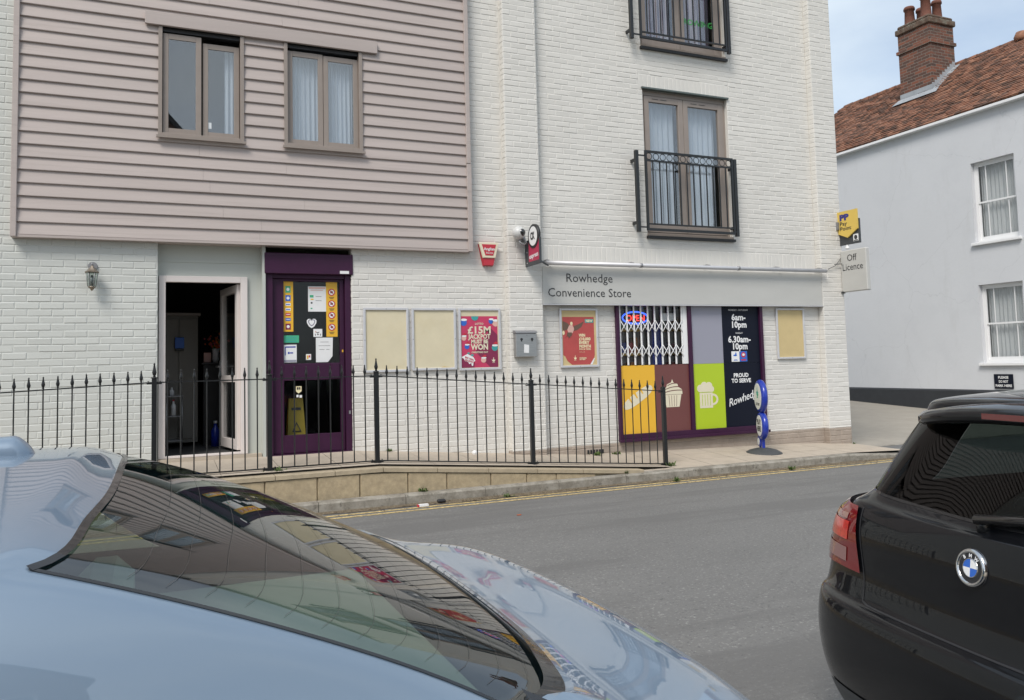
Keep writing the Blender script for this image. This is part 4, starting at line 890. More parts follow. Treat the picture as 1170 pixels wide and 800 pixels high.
f = MB(); f.lathe((.72,11.4,1.672), [(.03,0),(.045,.04),(.04,.12),(.05,.18)], 14); f.build('vase', 'white', o)
f = MB(); random.seed(2)
for i in range(60):
    p = Vector((.72+random.gauss(0,.07), 11.4+random.gauss(0,.05), 1.93+random.gauss(0,.06))); r = random.uniform(.01,.024); f.m = random.choice((0,0,1,2)); f.lathe(p, [(.002,-r),(r,0),(.002,r)], 6)
f.build('flowers', [mat('orange petals', (.6,.14,.03), .7), mat('pink petals', (.5,.12,.15), .7), 'weed'], o)
simple('photo_card', 'small pink framed card standing on the black sideboard', 'picture', (.59,11.3,1.67), [('card', 'pink', [(.57,11.32,1.672,.66,11.335,1.80)])])
o = thing('trolley', 'small grey shelf trolley just inside the open doorway', 'trolley', (.2,11.1,.6))
f = MB()
for x in (.12,.30):
    for yy in (10.95,11.15): f.tube([(x,yy,.62),(x,yy,1.27)], .008, 6)
f.build('uprights', 'steel', o); B('shelf', 'grey_metal', o, (.11,10.94,1.0,.31,11.16,1.012),(.11,10.94,1.25,.31,11.16,1.262),(.11,10.94,.70,.31,11.16,.712))
def bottle(x, y, z, h, r, m, lab, grp='bottles in the hallway', cap='white'):
    o = thing('bottle', lab, 'bottle', (x,y,z), grp); f = MB(); f.lathe((x,y,z), [(r,0),(r,h*.62),(r*.4,h*.78),(r*.35,h*.9)], 12); f.build('bottle_body', m, o); f = MB(); f.lathe((x,y,z+h*.9), [(r*.4,0),(r*.4,h*.1)], 10); f.build('cap', cap, o)
bottle(.20,11.0,1.013,.2,.03,'paper','white pump bottle on the middle shelf of the trolley', cap='red'); bottle(.18,11.05,1.263,.10,.03,'paper','short white bottle on the top shelf of the trolley'); bottle(.70,11.1,.60,.32,.055,'royal','large blue bottle standing on the hallway floor')
# wet floor sign behind shop door
o = thing('wet_floor_sign', 'yellow folding wet floor sign seen through the lower shop door glass', 'floor sign', (1.55,10.05,.55))
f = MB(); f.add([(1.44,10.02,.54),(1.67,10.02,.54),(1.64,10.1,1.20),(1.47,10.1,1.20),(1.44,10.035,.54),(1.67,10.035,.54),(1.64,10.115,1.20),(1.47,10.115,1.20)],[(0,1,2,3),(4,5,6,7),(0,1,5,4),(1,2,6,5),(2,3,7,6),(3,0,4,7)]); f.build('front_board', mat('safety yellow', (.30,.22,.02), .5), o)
f = MB(); f.add([(1.44,10.25,.54),(1.67,10.25,.54),(1.64,10.13,1.20),(1.47,10.13,1.20),(1.44,10.265,.54),(1.67,10.265,.54),(1.64,10.145,1.20),(1.47,10.145,1.20)],[(0,1,2,3),(4,5,6,7),(0,1,5,4),(1,2,6,5),(2,3,7,6),(3,0,4,7)]); f.build('back_board', 'yellow', o)
f = MB(); ty = lambda z: 10.015+.121*(z-.54)-.004
for P in ([(1.50,.80),(1.61,.80),(1.555,.92)],): 
    f.add([(x,ty(z),z) for x, z in P]+[(x*.7+1.555*.3,ty(z)-.002,z*.7+.84*.3) for x, z in P], [(0,1,4,3),(1,2,5,4),(2,0,3,5)])
f.add([(x,ty(z)-.002,z) for x, z in ((1.50,1.06),(1.61,1.06),(1.61,1.09),(1.50,1.09))],[(0,1,2,3)]); f.build('warning_mark', 'ink', o)
# shop stock: shelving with goods, things of their own
def shelving(x0, x1, yb, label, n=4):
    o = thing('shop_shelving', label, 'shelving', ((x0+x1)/2,yb,.4)); f = MB()
    f.box(x0,yb+.3,.42,x1,yb+.32,2.35); 
    for x in (x0,x1-.02): f.box(x,yb,.42,x+.02,yb+.3,2.35)
    f.build('rack', 'upvc', o); f = MB()
    for i in range(5): f.box(x0+.02,yb,.55+.36*i,x1-.02,yb+.3,.57+.36*i)
    f.build('shelf', 'shopint', o); f = MB()
    for i in range(5): f.box(x0+.02,yb-.008,.545+.36*i,x1-.02,yb-.001,.585+.36*i)
    f.build('price_rail', 'yellow', o)
    return [.57+.36*i for i in range(5)]
cols = [mat('packet '+n_, c, .4) for n_, c in (('red',(.5,.03,.03)),('orange',(.6,.2,.03)),('green',(.05,.3,.08)),('purple',(.2,.05,.3)),('cream',(.6,.55,.4)),('pink',(.6,.15,.3)),('dark blue',(.03,.06,.3)))]
random.seed(21)
for (x0, x1, yb, lab) in ((5.5,6.72,10.35,'white shop shelving stacked with colourful packets behind the grille'),(7.0,7.6,10.6,'narrow shop shelving of drinks at the right of the grille')):
    for zz in shelving(x0, x1, yb, lab)[1:]:
        x = x0+.04
        while x < x1-.12:
            wd_, hh = random.uniform(.06,.13), random.uniform(.13,.26); m = random.choice(cols)
            p = MB(); p.bbox(x,yb+.02,zz+.001,x+wd_,yb+.2,zz+hh,b=.004); o = p.build('packet', m, loc=(x+wd_/2,yb+.1,zz), label='coloured packet standing on the shop shelving behind the white grille', cat='packet', group='packets on the shop shelving'); x += wd_+.012
simple('blue_display_unit', 'tall dark blue display panel between the two shelving units', 'display', (6.85,10.2,.4), [('panel', 'royal', [(6.77,10.2,.42,6.93,10.3,2.1)]), ('foot', 'dgrey', [(6.72,10.15,.40,6.98,10.35,.419)])])
o = thing('neon_open_sign', 'glowing red OPEN neon sign with blue ring inside the shop window', 'neon sign', (6.24,9.95,2.05))
E_r = mat('red neon', (1,.05,.03), .4, emit=1.1); E_b = mat('blue neon', (.05,.14,1), .4, emit=1.2)
f = MB(); f.tube([(6.315+.215*cos(a),9.93,2.165+.085*sin(a)) for a in [2*pi*i/32 for i in range(32)]], .011, 6, closed=True); f.build('blue_ring', E_b, o)
f = MB(); add_text(f, 'OPEN', FY(9.925), 6.315, 2.12, .12, bold=.002, align='CENTER', width=.31); f.build('open_lettering', E_r, o)
B('sign_backing', 'dark_joint', o, (6.08,9.95,2.06,6.55,9.96,2.27)); f = MB(); f.tube([(6.18,9.95,2.27),(6.18,9.96,2.75)], .002, 4); f.tube([(6.45,9.95,2.27),(6.45,9.96,2.75)], .002, 4); f.build('hanging_wire', 'grey_metal', o)
o = thing('hanging_card', 'blank white card hanging behind the upper right of the grille', 'card', (6.83,9.85,2.12)); B('card', 'paper', o, (6.71,9.85,2.115,6.955,9.853,2.225)); f = MB(); f.tube([(6.73,9.851,2.225),(6.73,9.851,2.75)], .002, 4); f.build('string', 'white', o)
o = thing('window_leaflet', 'pale blue leaflet behind the left edge of the grille', 'leaflet', (5.98,9.84,1.84)); B('leaflet', 'paper', o, (5.93,9.84,1.84,6.0,9.842,2.05)); B('leaflet_heading', 'teal', o, (5.935,9.838,2.02,5.995,9.8398,2.045))

# ============================================================ STONE WALL AND RAILINGS
o = thing('retaining_wall', 'low sandstone block wall below the railings, tapering away to the right', 'wall', (2, 8.55, .1))
def walltop(x): return footz(x)-.022
XE = 5.45
core = MB(); n = 30
pts = [-8+(XE+8)*i/n for i in range(n+1)]
core.add([(x,8.525,-.1) for x in pts]+[(x,8.525,max(walltop(x)-.05, roadz(x)+.10)) for x in pts],[(i,i+1,n+2+i,n+1+i) for i in range(n)])
core.build('wall_core', 'sandstone', o)
f = MB(); x = -7.9; random.seed(4)
while x < 5.15:
    L = random.choice((.44,.44,.52,.38)); a, b = x+.004, min(x+L, 5.2)-.004
    def tz(q): return walltop(q)-.052
    z0 = roadz(a)+.10
    if tz(b)-z0 > .02:
        d = random.uniform(-.003,.003); f.add([(a,8.52,z0),(b,8.52,z0),(b,8.52,tz(b)),(a,8.52,tz(a)),(a+.006,8.505+d,z0),(b-.006,8.505+d,z0),(b-.006,8.505+d,tz(b)-.005),(a+.006,8.505+d,tz(a)-.005)],[(4,5,6,7),(0,1,5,4),(1,2,6,5),(2,3,7,6),(3,0,4,7)])
    x += L
f.build('stone_blocks', 'sandstone', o)
f = MB(); x = -7.9
while x < XE:
    a, b = x+.003, min(x+.6, XE)-.003
    if a < 2.21 < b: b = 2.207; 
    za, zb = walltop(a), walltop(b); y0, y1 = 8.492, 8.70
    f.add([(a,y0,za-.047),(b,y0,zb-.047),(b,y0,zb-.006),(a,y0,za-.006),(b,y0+.006,zb),(a,y0+.006,za),(b,y1,zb),(a,y1,za),(b,y1,zb-.047),(a,y1,za-.047)],[(0,1,2,3),(3,2,4,5),(5,4,6,7),(7,6,8,9),(0,3,5,7,9),(1,8,6,4,2)])
    x = b+.003
f.build('coping', 'coping', o)

FYp = 8.75
o = thing('iron_railings', 'black iron railings with spear finials on the low sandstone wall', 'railings', (2, FYp, .5))
posts = [-1.92, -.015, 1.08, 2.21, 4.08, 5.94]
def fz_(x):
    if x < -.015: return .513-.04*(-.015-x)
    return footz(x)
def spear(f, x, y, z, s=1.0):
    f.lathe((x,y,z), [(.008*s,0),(.013*s,.006*s),(.008*s,.014*s),(.013*s,.020*s),(.0185*s,.042*s),(.013*s,.066*s),(.006*s,.105*s),(.009*s,.112*s),(.002*s,.125*s)], 8)
for i, x in enumerate(posts):
    z = fz_(x); f = MB(); f.bbox(x-.024,FYp-.024,z-.02,x+.024,FYp+.024,z+.985,b=.003); f.lathe((x,FYp,z+.985), [(.034,0),(.034,.008),(.014,.014)], 12); spear(f, x, FYp, z+.995, 1.15)
    f.lathe((x,FYp,z-.01), [(.05,0),(.05,.012),(.03,.018)], 10); f.build('post', 'black_iron', o)
nper = [15, 8, 8, 15, 15]
for i in range(5):
    xa, xb = posts[i], posts[i+1]; za, zb = fz_(xa), fz_(xb)
    for nm, dz_, t in (('top_rail', .945, .006), ('bottom_rail', .025, .006)):
        f = MB(); A = (xa+.024, za+dz_); Bq = (xb-.024, zb+dz_)
        f.add([(A[0],FYp-.016,A[1]-t),(A[0],FYp+.016,A[1]-t),(A[0],FYp+.016,A[1]+t),(A[0],FYp-.016,A[1]+t),(Bq[0],FYp-.016,Bq[1]-t),(Bq[0],FYp+.016,Bq[1]-t),(Bq[0],FYp+.016,Bq[1]+t),(Bq[0],FYp-.016,Bq[1]+t)],[(0,1,2,3),(4,5,6,7),(0,1,5,4),(1,2,6,5),(2,3,7,6),(3,0,4,7)])
        for (xx, zz, sg) in ((xa+.024,za+dz_,1),(xb-.024,zb+dz_,-1)): f.bbox(xx-.002 if sg>0 else xx-.045,FYp-.014,zz-.018,xx+.045 if sg>0 else xx+.002,FYp+.014,zz-.0065,b=.002); f.lathe((xx+.03*sg,FYp,zz+.007),[(.008,0),(.008,.008)],6)
        f.build(nm, 'black_iron', o)
    for k in range(1, nper[i]+1):
        t = k/(nper[i]+1); x = xa+(xb-xa)*t; z = za+(zb-za)*t; f = MB(); lean = random.uniform(-.0025,.0025)
        f.tube([(x,FYp,z+.028),(x+lean,FYp,z+.96)], .0068, 6, caps=False); spear(f, x+lean, FYp, z+.955, .92); f.build('picket', 'black_iron', o)

# ============================================================ LOTTERY STAND ON PAVEMENT
bx, by = 7.84, 9.13; bz = .185
o = thing('pavement_sign', 'blue pavement sign of stacked white discs on a dark domed rubber base', 'pavement sign', (bx, by, bz), rz=-radians(26))
f = MB(); f.lathe((bx,by,bz), [(.255,0),(.262,.012),(.25,.03),(.19,.065),(.10,.088),(.04,.095),(.002,.097)], 32); f.build('base', mat('dark grey rubber', (.06,.063,.065), .7, var=.2, vs_=12), o)
def disc(cy_, cz, r, th=.09):
    f = MB(); f.smooth = True; c_ = Vector((bx, cy_, cz)); pr = [(r-.045,-th/2),(r-.035,-th/2),(r-.012,-th/2+.012),(r,-.012),(r,.012),(r-.012,th/2-.012),(r-.035,th/2),(r-.045,th/2)]
    f.lathe(c_, pr, 36, 'x'); f.build('disc_rim', 'royal', o)
    g_ = MB(); g_.lathe(c_, [(r-.05,-th/2-.003),(r-.05,th/2+.003)], 32, 'x'); g_.build('disc_face', 'white', o)
f = MB(); f.bbox(bx-.02,by-.045,bz+.09,bx+.02,by+.045,bz+.22,b=.006); f.build('stem', 'royal', o)
disc(by, 1.0, .235); disc(by-.015, .59, .195); disc(by+.10, .36, .10, .07)
f = MB(); fx = FXr(bx-.0485)
f.m = 0
crossed(f, fx, -by, 1.04, .065)
f.m = 1; crossed(f, FXr(bx-.050), -by+.02, 1.02, .045)
f.m = 2; add_text(f, 'PLAY', fx, -by+.01, .61, .10, bold=.003, align='CENTER', width=.2); add_text(f, 'HERE', fx, -by+.01, .515, .10, bold=.003, align='CENTER', width=.2); add_text(f, 'LOTTERY', fx, -by, .875, .05, bold=.001, align='CENTER', width=.2)
f.build('disc_lettering', ['teal','green','ink'], o)

# ============================================================ WEEDS AND LITTER
random.seed(9)
def weed(x, y, z, s, label, n=26):
    f = MB()
    for i in range(n):
        a = random.uniform(0,2*pi); l = s*random.uniform(.5,1.1); t = random.uniform(.25,1.1); wv = s*.12; p = Vector((x+random.gauss(0,s*.35),y+random.gauss(0,s*.18),z))
        d = Vector((cos(a)*cos(t),sin(a)*cos(t),sin(t))); sd_ = Vector((-sin(a),cos(a),0))*wv; m_ = p+d*l*.55+Vector((0,0,.1*l)); e = p+d*l
        f.add([p-sd_*.3,p+sd_*.3,m_+sd_,m_-sd_,e],[(0,1,2,3),(3,2,4)])
    f.build('weed', 'weed', loc=(x,y,z), label=label, cat='weed', group='weeds in the paving joints')
kz = lambda x: roadz(x)+.112
weed(1.16,8.68,.50,.07,'small green weed at the foot of the railing post before the purple door'); weed(1.0,8.70,.50,.035,'tiny weed left of the railing post before the purple door')
weed(2.63,8.49,kz(2.6),.07,'bright weed growing against the face of the sandstone wall'); weed(3.55,8.30,roadz(3.5),.06,'low weed in the gutter below the middle of the railings')
weed(5.75,8.27,roadz(5.7)+.01,.07,'yellowing weed in the gutter below the last railing post'); weed(7.6,8.33,roadz(7.6)+.01,.07,'weed in the gutter in front of the domed sign base')
weed(5.99,8.72,.20,.09,'leafy weed around the foot of the last railing post'); weed(5.45,9.66,.27,.09,'grass tuft at the beige plinth left of the shop window', 40); weed(5.75,9.66,.26,.08,'taller grass tuft under the corner of the shop window', 40)
weed(4.45,9.58,.33,.06,'small weed at the foot of the brick pier'); weed(2.6,9.68,.53,.05,'dry weed at the wall under the leftmost notice board'); weed(5.2,8.5,.20,.05,'small weed where the sandstone wall meets the kerb')
weed(10.0,9.55,.16,.04,'tiny weed at the right corner of the shop')
f = MB(); f.lathe((3.67,9.60,.445), [(.002,-.035),(.03,-.02),(.036,.008),(.02,.03),(.002,.036)], 7, smooth=False); f.build('crumpled_paper', 'paper', loc=(3.67,9.60,.41), label='crumpled white paper ball on the walkway by the wall', cat='litter')
o = thing('drinks_carton', 'flattened red and white carton lying in the gutter', 'litter', (2.55,8.2,.09)); B('carton', 'paper', o, (2.50,8.17,roadz(2.5)+.008,2.60,8.22,roadz(2.5)+.03)); B('carton_band', 'red', o, (2.485,8.172,roadz(2.5)+.008,2.4995,8.218,roadz(2.5)+.028))
B('plastic_scrap', 'dark_joint', None, (2.74,8.28,roadz(2.7)+.01,2.83,8.34,roadz(2.7)+.045), bevel=.012, label='crumpled black scrap of plastic beside the red carton in the gutter', cat='litter').location = (0,0,0)
B('orange_leaf', mat('orange leaf', (.45,.10,.03), .7), None, (3.2,7.25,roadz(3.2)+.002,3.24,7.27,roadz(3.2)+.008), label='small orange leaf alone on the asphalt', cat='leaf')

# ============================================================ WHITE RENDERED HOUSE ACROSS THE SIDE STREET
hs = thing('rendered_house', 'pale blue grey rendered house with old clay tile roof beyond the side street', 'house', (18.5, 13.4, .2))
XH = 16.0; Y0, Y1 = 8.9, 17.3; ZE = 6.68
wins = [(10.72, 3.86, 11.68, 5.58), (10.72, 1.31, 11.68, 2.96)]
f = MB(); fh = lambda u, v, d=0: Vector((XH-d, u, v))
for c in cells(Y0, Y1, .74, ZE, wins): f.quad(fh(c[0],c[1]), fh(c[2],c[1]), fh(c[2],c[3]), fh(c[0],c[3]))
for h in wins: reveal(f, fh, h, .16)
ZR = 8.80; XR = 18.5
f.quad((XH,Y0,.2),(21,Y0,.2),(21,Y0,ZE),(XH,Y0,ZE)); f.quad((XH,Y1,.2),(21,Y1,.2),(21,Y1,ZE),(XH,Y1,ZE)); f.quad((21,Y0,.2),(21,Y1,.2),(21,Y1,ZE),(21,Y0,ZE))
f.quad((XH,Y0,ZE),(21,Y0,ZE),(XR,Y0,ZR-.05)); f.quad((XH,Y1,ZE),(21,Y1,ZE),(XR,Y1,ZR-.05))
f.build('rendered_wall', 'render', hs)
f = MB(); n = 24; vv = []
for i in range(n+1):
    y = Y0+(Y1-Y0)*i/n; vv += [(XH-.035,y,-.05),(XH-.035,y,.712+.012*noise.noise(Vector((y*2,0,0)))),(XH-.0,y,.745)]
f.add(vv, [(3*i+j,3*i+3+j,3*i+4+j,3*i+1+j) for i in range(n) for j in (0,1)]); f.build('black_plinth', 'blackpl', hs)
for k, h in enumerate(wins):
    y0, z0, y1, z1 = h; q = XH+.10
    f = MB(); t = .055
    f.box(q,y0,z0,q+.05,y0+t,z1); f.box(q,y1-t,z0,q+.05,y1,z1); f.box(q,y0+t,z1-t,q+.05,y1-t,z1); f.box(q,y0+t,z0,q+.05,y1-t,z0+t)
    win = f.build('sash_window', 'sashw', hs, bevel=.003); zm = (z0+z1)/2
    for nm, a, b, dx in (('upper_sash', zm-.02, z1-t, .008), ('lower_sash', z0+t, zm+.02, .028)):
        s_ = MB(); c_ = .035; yy0, yy1 = y0+t, y1-t
        s_.box(q+dx,yy0,a,q+dx+.018,yy0+c_,b); s_.box(q+dx,yy1-c_,a,q+dx+.018,yy1,b); s_.box(q+dx,yy0+c_,a,q+dx+.018,yy1-c_,a+c_*(2 if nm[0]=='l' else 1)); s_.box(q+dx,yy0+c_,b-c_,q+dx+.018,yy1-c_,b)
        for yb_ in (yy0+.20, yy1-.20): s_.box(q+dx+.001,yb_-.009,a+c_,q+dx+.017,yb_+.009,b-c_)
        s_.build(nm, 'sashw', win)
        g_ = MB(); g_.box(q+dx+.008,yy0+c_,a+c_,q+dx+.011,yy1-c_,b-c_); g_.build('pane', 'glass', win)
    f = MB(); f.bbox(XH-.07,y0-.06,z0-.06,q-.001,y1+.06,z0-.001,b=.006); f.build('sill', 'sashw', win)
    f = MB(); f.smooth = True; m_ = 90; vv = []
    for i in range(m_+1):
        yv = y0+.06+(y1-y0-.12)*i/m_; ph = yv*70+2*noise.noise(Vector((yv*5, k, 0))); vv += [(q+.12+.02*sin(ph),yv,z0+.05),(q+.12+.012*sin(ph),yv,z1-.05)]
    f.add(vv, [(2*i,2*i+2,2*i+3,2*i+1) for i in range(m_)]); f.build('curtain', 'curtain_w', win)
    f = MB(); f.quad((q+.9,y0-.4,z0-.3),(q+.9,y1+.4,z0-.3),(q+.9,y1+.4,z1+.3),(q+.9,y0-.4,z1+.3)); f.build('room_back', 'interior', win)
# tiled roof: rows of individual tiles
random.seed(13)
f = MB(); sl = Vector((XR-(XH-.12), 0, ZR-ZE)); Ln = sl.length; sl.normalize(); nrm = Vector((-sl.z, 0, sl.x)); rows = int(Ln/.10)
org = Vector((XH-.12, 0, ZE+.02))
for r in range(rows+1):
    yv = Y0-.05+(.08 if r % 2 else 0)
    while yv < Y1+.05:
        wv = .16; a = org+sl*(r*.10)+Vector((0,yv,0)); lift = .026+random.uniform(-.006,.009); tw = random.uniform(-.005,.005)
        if r*.10+.12 > Ln: L2 = Ln-r*.10
        else: L2 = .125
        if L2 > .02:
            sag = .03*noise.noise(Vector((yv*.35, r*.1, 0)))
            up = nrm*(lift+tw+sag); up2 = nrm*(lift-tw+sag); lo = nrm*(.004+sag); B0 = a+up; B1 = a+Vector((0,wv-.006,0))+up2
            f.m = random.choice((0,0,0,1,2)); f.add([B0,B1,a+sl*L2+Vector((0,wv-.006,0))+lo+nrm*.006,a+sl*L2+lo+nrm*.006,a+nrm*sag-nrm*.01,a+Vector((0,wv-.006,0))+nrm*sag-nrm*.01],[(0,1,2,3),(4,5,1,0),(0,3,4),(1,5,2)])
        yv += wv
ta = M_['tile']; tb = mat('orange clay tile', (.31,.15,.09), .85, var=.4, vs_=8); tdk = mat('dark mossy tile', (.11,.06,.04), .9, var=.4, vs_=8)
f.build('roof_tiles', [ta, tb, tdk], hs)
f = MB(); f.quad((XH-.12,Y0-.05,ZE),(XR,Y0-.05,ZR-.02),(XR,Y1+.05,ZR-.02),(XH-.12,Y1+.05,ZE)); f.quad((21.1,Y0-.05,ZE),(XR,Y0-.05,ZR-.02),(XR,Y1+.05,ZR-.02),(21.1,Y1+.05,ZE)); f.build('roof_deck', tdk, hs)
f = MB(); yv = Y0
while yv < Y1:
    L = .3; hz = .025*noise.noise(Vector((yv*.5,4,0))); f.tube([(XR,yv,ZR-.03+hz),(XR,yv+L+.01,ZR-.03+hz)], [.10,.09], 10); yv += L
f.build('ridge_tiles', ta, hs)
f = MB(); f.lathe((XR,12.0,ZR+.02), [(.15,-.05),(.17,.05),(.12,.16),(.002,.2)], 12); f.build('ridge_end_tile', tb, hs)
B('eaves_coping', 'sashw', hs, (XH-.14,Y0-.05,ZE-.06,XH+.05,Y1,ZE-.0), bevel=.006)
# chimney
f = MB(); f.box(17.5,13.62,7.6,18.35,14.55,9.72); f.box(17.46,13.58,9.22,18.39,14.59,9.30); ch = f.build('chimney', 'chimney', hs)
f = MB(); f.bbox(17.45,13.57,9.722,18.40,14.60,9.87,b=.02); f.bbox(17.49,13.61,9.872,18.36,14.56,9.96,b=.03); f.build('chimney_cap', add_layer(mat('mossy cap brick', (.13,.085,.06), .95, var=.4, vs_=12, bump=1, bs=20), (.20,.19,.15), 8, .5, .65, amt=.8), ch)
for (x, y, hh, r) in ((17.70,13.84,.62,.13),(17.70,14.32,.48,.13),(18.12,13.86,.52,.12),(18.1,14.3,.50,.12)):
    f = MB(); f.lathe((x,y,9.95), [(r*1.05,0),(r,.03),(r*.85,hh*.8),(r*1.05,hh*.82),(r*1.05,hh*.92),(r*.9,hh),(r*.7,hh),(r*.7,hh-.1)], 16); f.build('chimney_pot', 'pot', ch)
f = MB()
f.add([(17.46,13.42,7.99+.045),(17.46,14.6,7.99+.045),(17.26,14.65,7.83+.045),(17.26,13.36,7.83+.045)],[(0,1,2,3)]); f.quad((17.49,13.60,8.0),(17.49,14.57,8.0),(17.49,14.57,8.17),(17.49,13.60,8.17))
nst = 9
for i in range(nst):
    xa, xb = 17.47+.095*i, 17.47+.095*(i+1); za = ZE+.03+(xa-(XH-.12))*(ZR-ZE)/(XR-XH+.12); zb = za+.095*.81
    f.box(xa,13.605,za-.02,xb,13.617,zb+.13); f.quad((xa,13.46,za+.035),(xb,13.46,zb+.035),(xb,13.61,zb+.04),(xa,13.61,za+.04))
f.build('lead_flashing', 'lead_sheet', ch)
# no parking plate
o = thing('wall_plate', 'small black plate reading PLEASE DO NOT PARK HERE under the sash window', 'sign', (15.99,11.24,.78))
f = MB(); f.bbox(15.972,11.04,.775,15.988,11.45,1.075,b=.002); f.build('plate', 'navy', o)
f = MB(); fx = FXr(15.971)
for s_, z in (('PLEASE',.985),('DO NOT',.90),('PARK HERE',.815)): add_text(f, s_, fx, -11.245, z, .07, bold=.002, align='CENTER', width={'P':.22,'D':.2}[s_[0]] if s_ != 'PARK HERE' else .35)
f.build('lettering', 'white', o)

# ============================================================ CARS
def cr(p0, p1, p2, p3, t):
    a = 1-t; return (p0*(a*a*a)+p1*(3*t**3-6*t*t+4)+p2*(-3*t**3+3*t*t+3*t+1)+p3*(t**3))/6
def cr_old(p0, p1, p2, p3, t): return .5*((2*p1)+(-p0+p2)*t+(2*p0-5*p1+4*p2-p3)*t*t+(-p0+3*p1-3*p2+p3)*t*t*t)
class Surf:
    """grid[level][column] of points (X forward from the tail, Y to the left, Z up); mirrored; smooth interpolation"""
    def __init__(s, levels):
        s.g = []
        for z, row in levels: s.g.append([Vector((p[0], p[1], (z+(p[2] if len(p) > 2 else 0)))) for p in row])
        s.nl = len(s.g); s.nc = len(s.g[0]); s.prefilter()
    def prefilter(s):
        """turn the measured points into B-spline control points, for curvature without kinks"""
        D = [[p.copy() for p in r] for r in s.g]; C_ = [[p.copy() for p in r] for r in s.g]; nl, nc = s.nl, s.nc
        def get(G, i, j):
            if i < 0: return get(G, 0, j)*2-get(G, 1, j)
            if i >= nl: return get(G, nl-1, j)*2-get(G, nl-2, j)
            if j < 0: q = G[i][-j].copy(); q.y = -q.y; return q
            if j >= nc: q = G[i][2*(nc-1)-j].copy(); q.y = -q.y; return q
            return G[i][j]
        for it in range(4):
            N_ = [[None]*nc for _ in range(nl)]
            for i in range(nl):
                for j in range(nc):
                    r = [(get(C_, a, j-1)+get(C_, a, j)*4+get(C_, a, j+1))/6 for a in (i-1, i, i+1)]
                    N_[i][j] = C_[i][j]+(D[i][j]-(r[0]+r[1]*4+r[2])/6)
            C_ = N_
        s.g = C_
    def fair(s, axis, l0, l1, c1, ml, mc):
        """fit one low-order crown over a panel, so it reflects like pressed steel or bent glass"""
        import numpy as np
        pts = [s.P(l0+(l1-l0)*i/14, -c1+2*c1*j/20) for i in range(15) for j in range(21)]
        a = {'z': 'x', 'x': 'z'}[axis]; U = np.array([getattr(p, a) for p in pts]); Y = np.array([p.y for p in pts]); T = np.array([getattr(p, axis) for p in pts]); u0 = U.mean(); us = max(U.std(), 1e-3)
        f = lambda u, y: np.array([((u-u0)/us)**i*(y*2)**(2*j) for i, j in ((0,0),(1,0),(2,0),(3,0),(0,1),(1,1),(0,2),(1,2),(0,3))])
        k = np.linalg.lstsq(f(U, Y).T, T, rcond=None)[0]
        s.fits = getattr(s, 'fits', [])+[(axis, a, l0, l1, c1, ml, mc, f, k)]
    def P(s, l, c):
        q = s.P0(l, c)
        for axis, a, l0, l1, c1, ml, mc, f, k in getattr(s, 'fits', []):
            d = max((l0-l)/ml, (l-l1)/ml, (abs(c)-c1)/mc, 0)
            if d < 1:
                w = 1-d*d*(3-2*d); v = float(f(getattr(q, a), q.y) @ k); setattr(q, axis, getattr(q, axis)*(1-w)+v*w)
        return q
    def P0(s, l, c):
        l = max(0, min(s.nl-1, l)); sg = 1
        def col(i, r):
            if i < 0: q = r[-i].copy(); q.y = -q.y; return q
            if i >= s.nc: q = r[2*(s.nc-1)-i].copy(); q.y = -q.y; return q
            return r[i]
        if c < 0: c = -c; sg = -1
        ci = min(int(c), s.nc-2); ct = c-ci
        def rowpt(r): return cr(col(ci-1, r), col(ci, r), col(ci+1, r), col(ci+2, r), ct)
        li = min(int(l), s.nl-2); lt = l-li
        rr = [rowpt(s.g[max(0, min(s.nl-1, li+k))]) for k in (-1, 0, 1, 2)]
        if li == 0: rr[0] = rr[1]*2-rr[2]
        if li == s.nl-2: rr[3] = rr[2]*2-rr[1]; 
        q = cr(*rr, lt); q.y *= sg; return q
    def N(s, l, c):
        e = .02; a = s.P(l+e, c)-s.P(l-e, c); b = s.P(l, c+e)-s.P(l, c-e); n = b.cross(a)
        if n.length < 1e-9: return Vector((0,0,1))
        p = s.P(l, c); n.normalize(); o = p-Vector((min(max(p.x, 1.2), 3.2), 0, .75))
        return n if n.dot(o) > 0 else -n
    def patch(s, l0, l1, c0, c1, nl, nc, off=0, mb=None, th=0, sign=1, fn=None):
        mb = mb or MB(); mb.smooth = True; vv = []
        for i in range(nl+1):
            for j in range(nc+1):
                u, v = i/nl, j/nc; l = l0+(l1-l0)*u; c = c0+(c1-c0)*v
                if fn: l, c = fn(u, v)
                vv.append(s.P(l, c)+s.N(l, c)*off*sign)
        mb.add(vv, [(i*(nc+1)+j, i*(nc+1)+j+1, (i+1)*(nc+1)+j+1, (i+1)*(nc+1)+j) for i in range(nl) for j in range(nc)]); return mb
def wheels(root, xs, hw, r, tyre, rim):
    for x in xs:
        for sy in (1, -1):
            y = sy*(hw-.10); f = MB(); f.lathe((x,y,r), [(r*.62,-.10),(r*.93,-.105),(r,-.08),(r,.08),(r*.93,.105),(r*.62,.10)], 36, 'y'); wh = f.build('wheel', tyre, root, local=True)
            f = MB(); yo = .08*sy; f.lathe((x,y,r), [(r*.63,yo-.02*sy),(r*.62,yo),(r*.55,yo-.02*sy),(.002,yo-.03*sy)], 32, 'y')
            for k in range(5):
                a = 2*pi*k/5; f.tube([(x+.04*cos(a),y+yo,r+.04*sin(a)),(x+r*.6*cos(a),y+yo,r+r*.6*sin(a))], [.035,.022], 6)
            f.build('rim', rim, wh, local=True)
tyre = mat('tyre rubber', (.015,.015,.015), .8); rim = mat('alloy rim', (.4,.4,.42), .3, .8)
carglass = glass('tinted car glass', (.56,.66,.60), 2.4); darkglass = glass('privacy car glass', (.13,.15,.16), 1.36); trim = mat('black window trim', (.012,.012,.013), .25, coat=.3)
def dust(m, amt=.25):
    return m
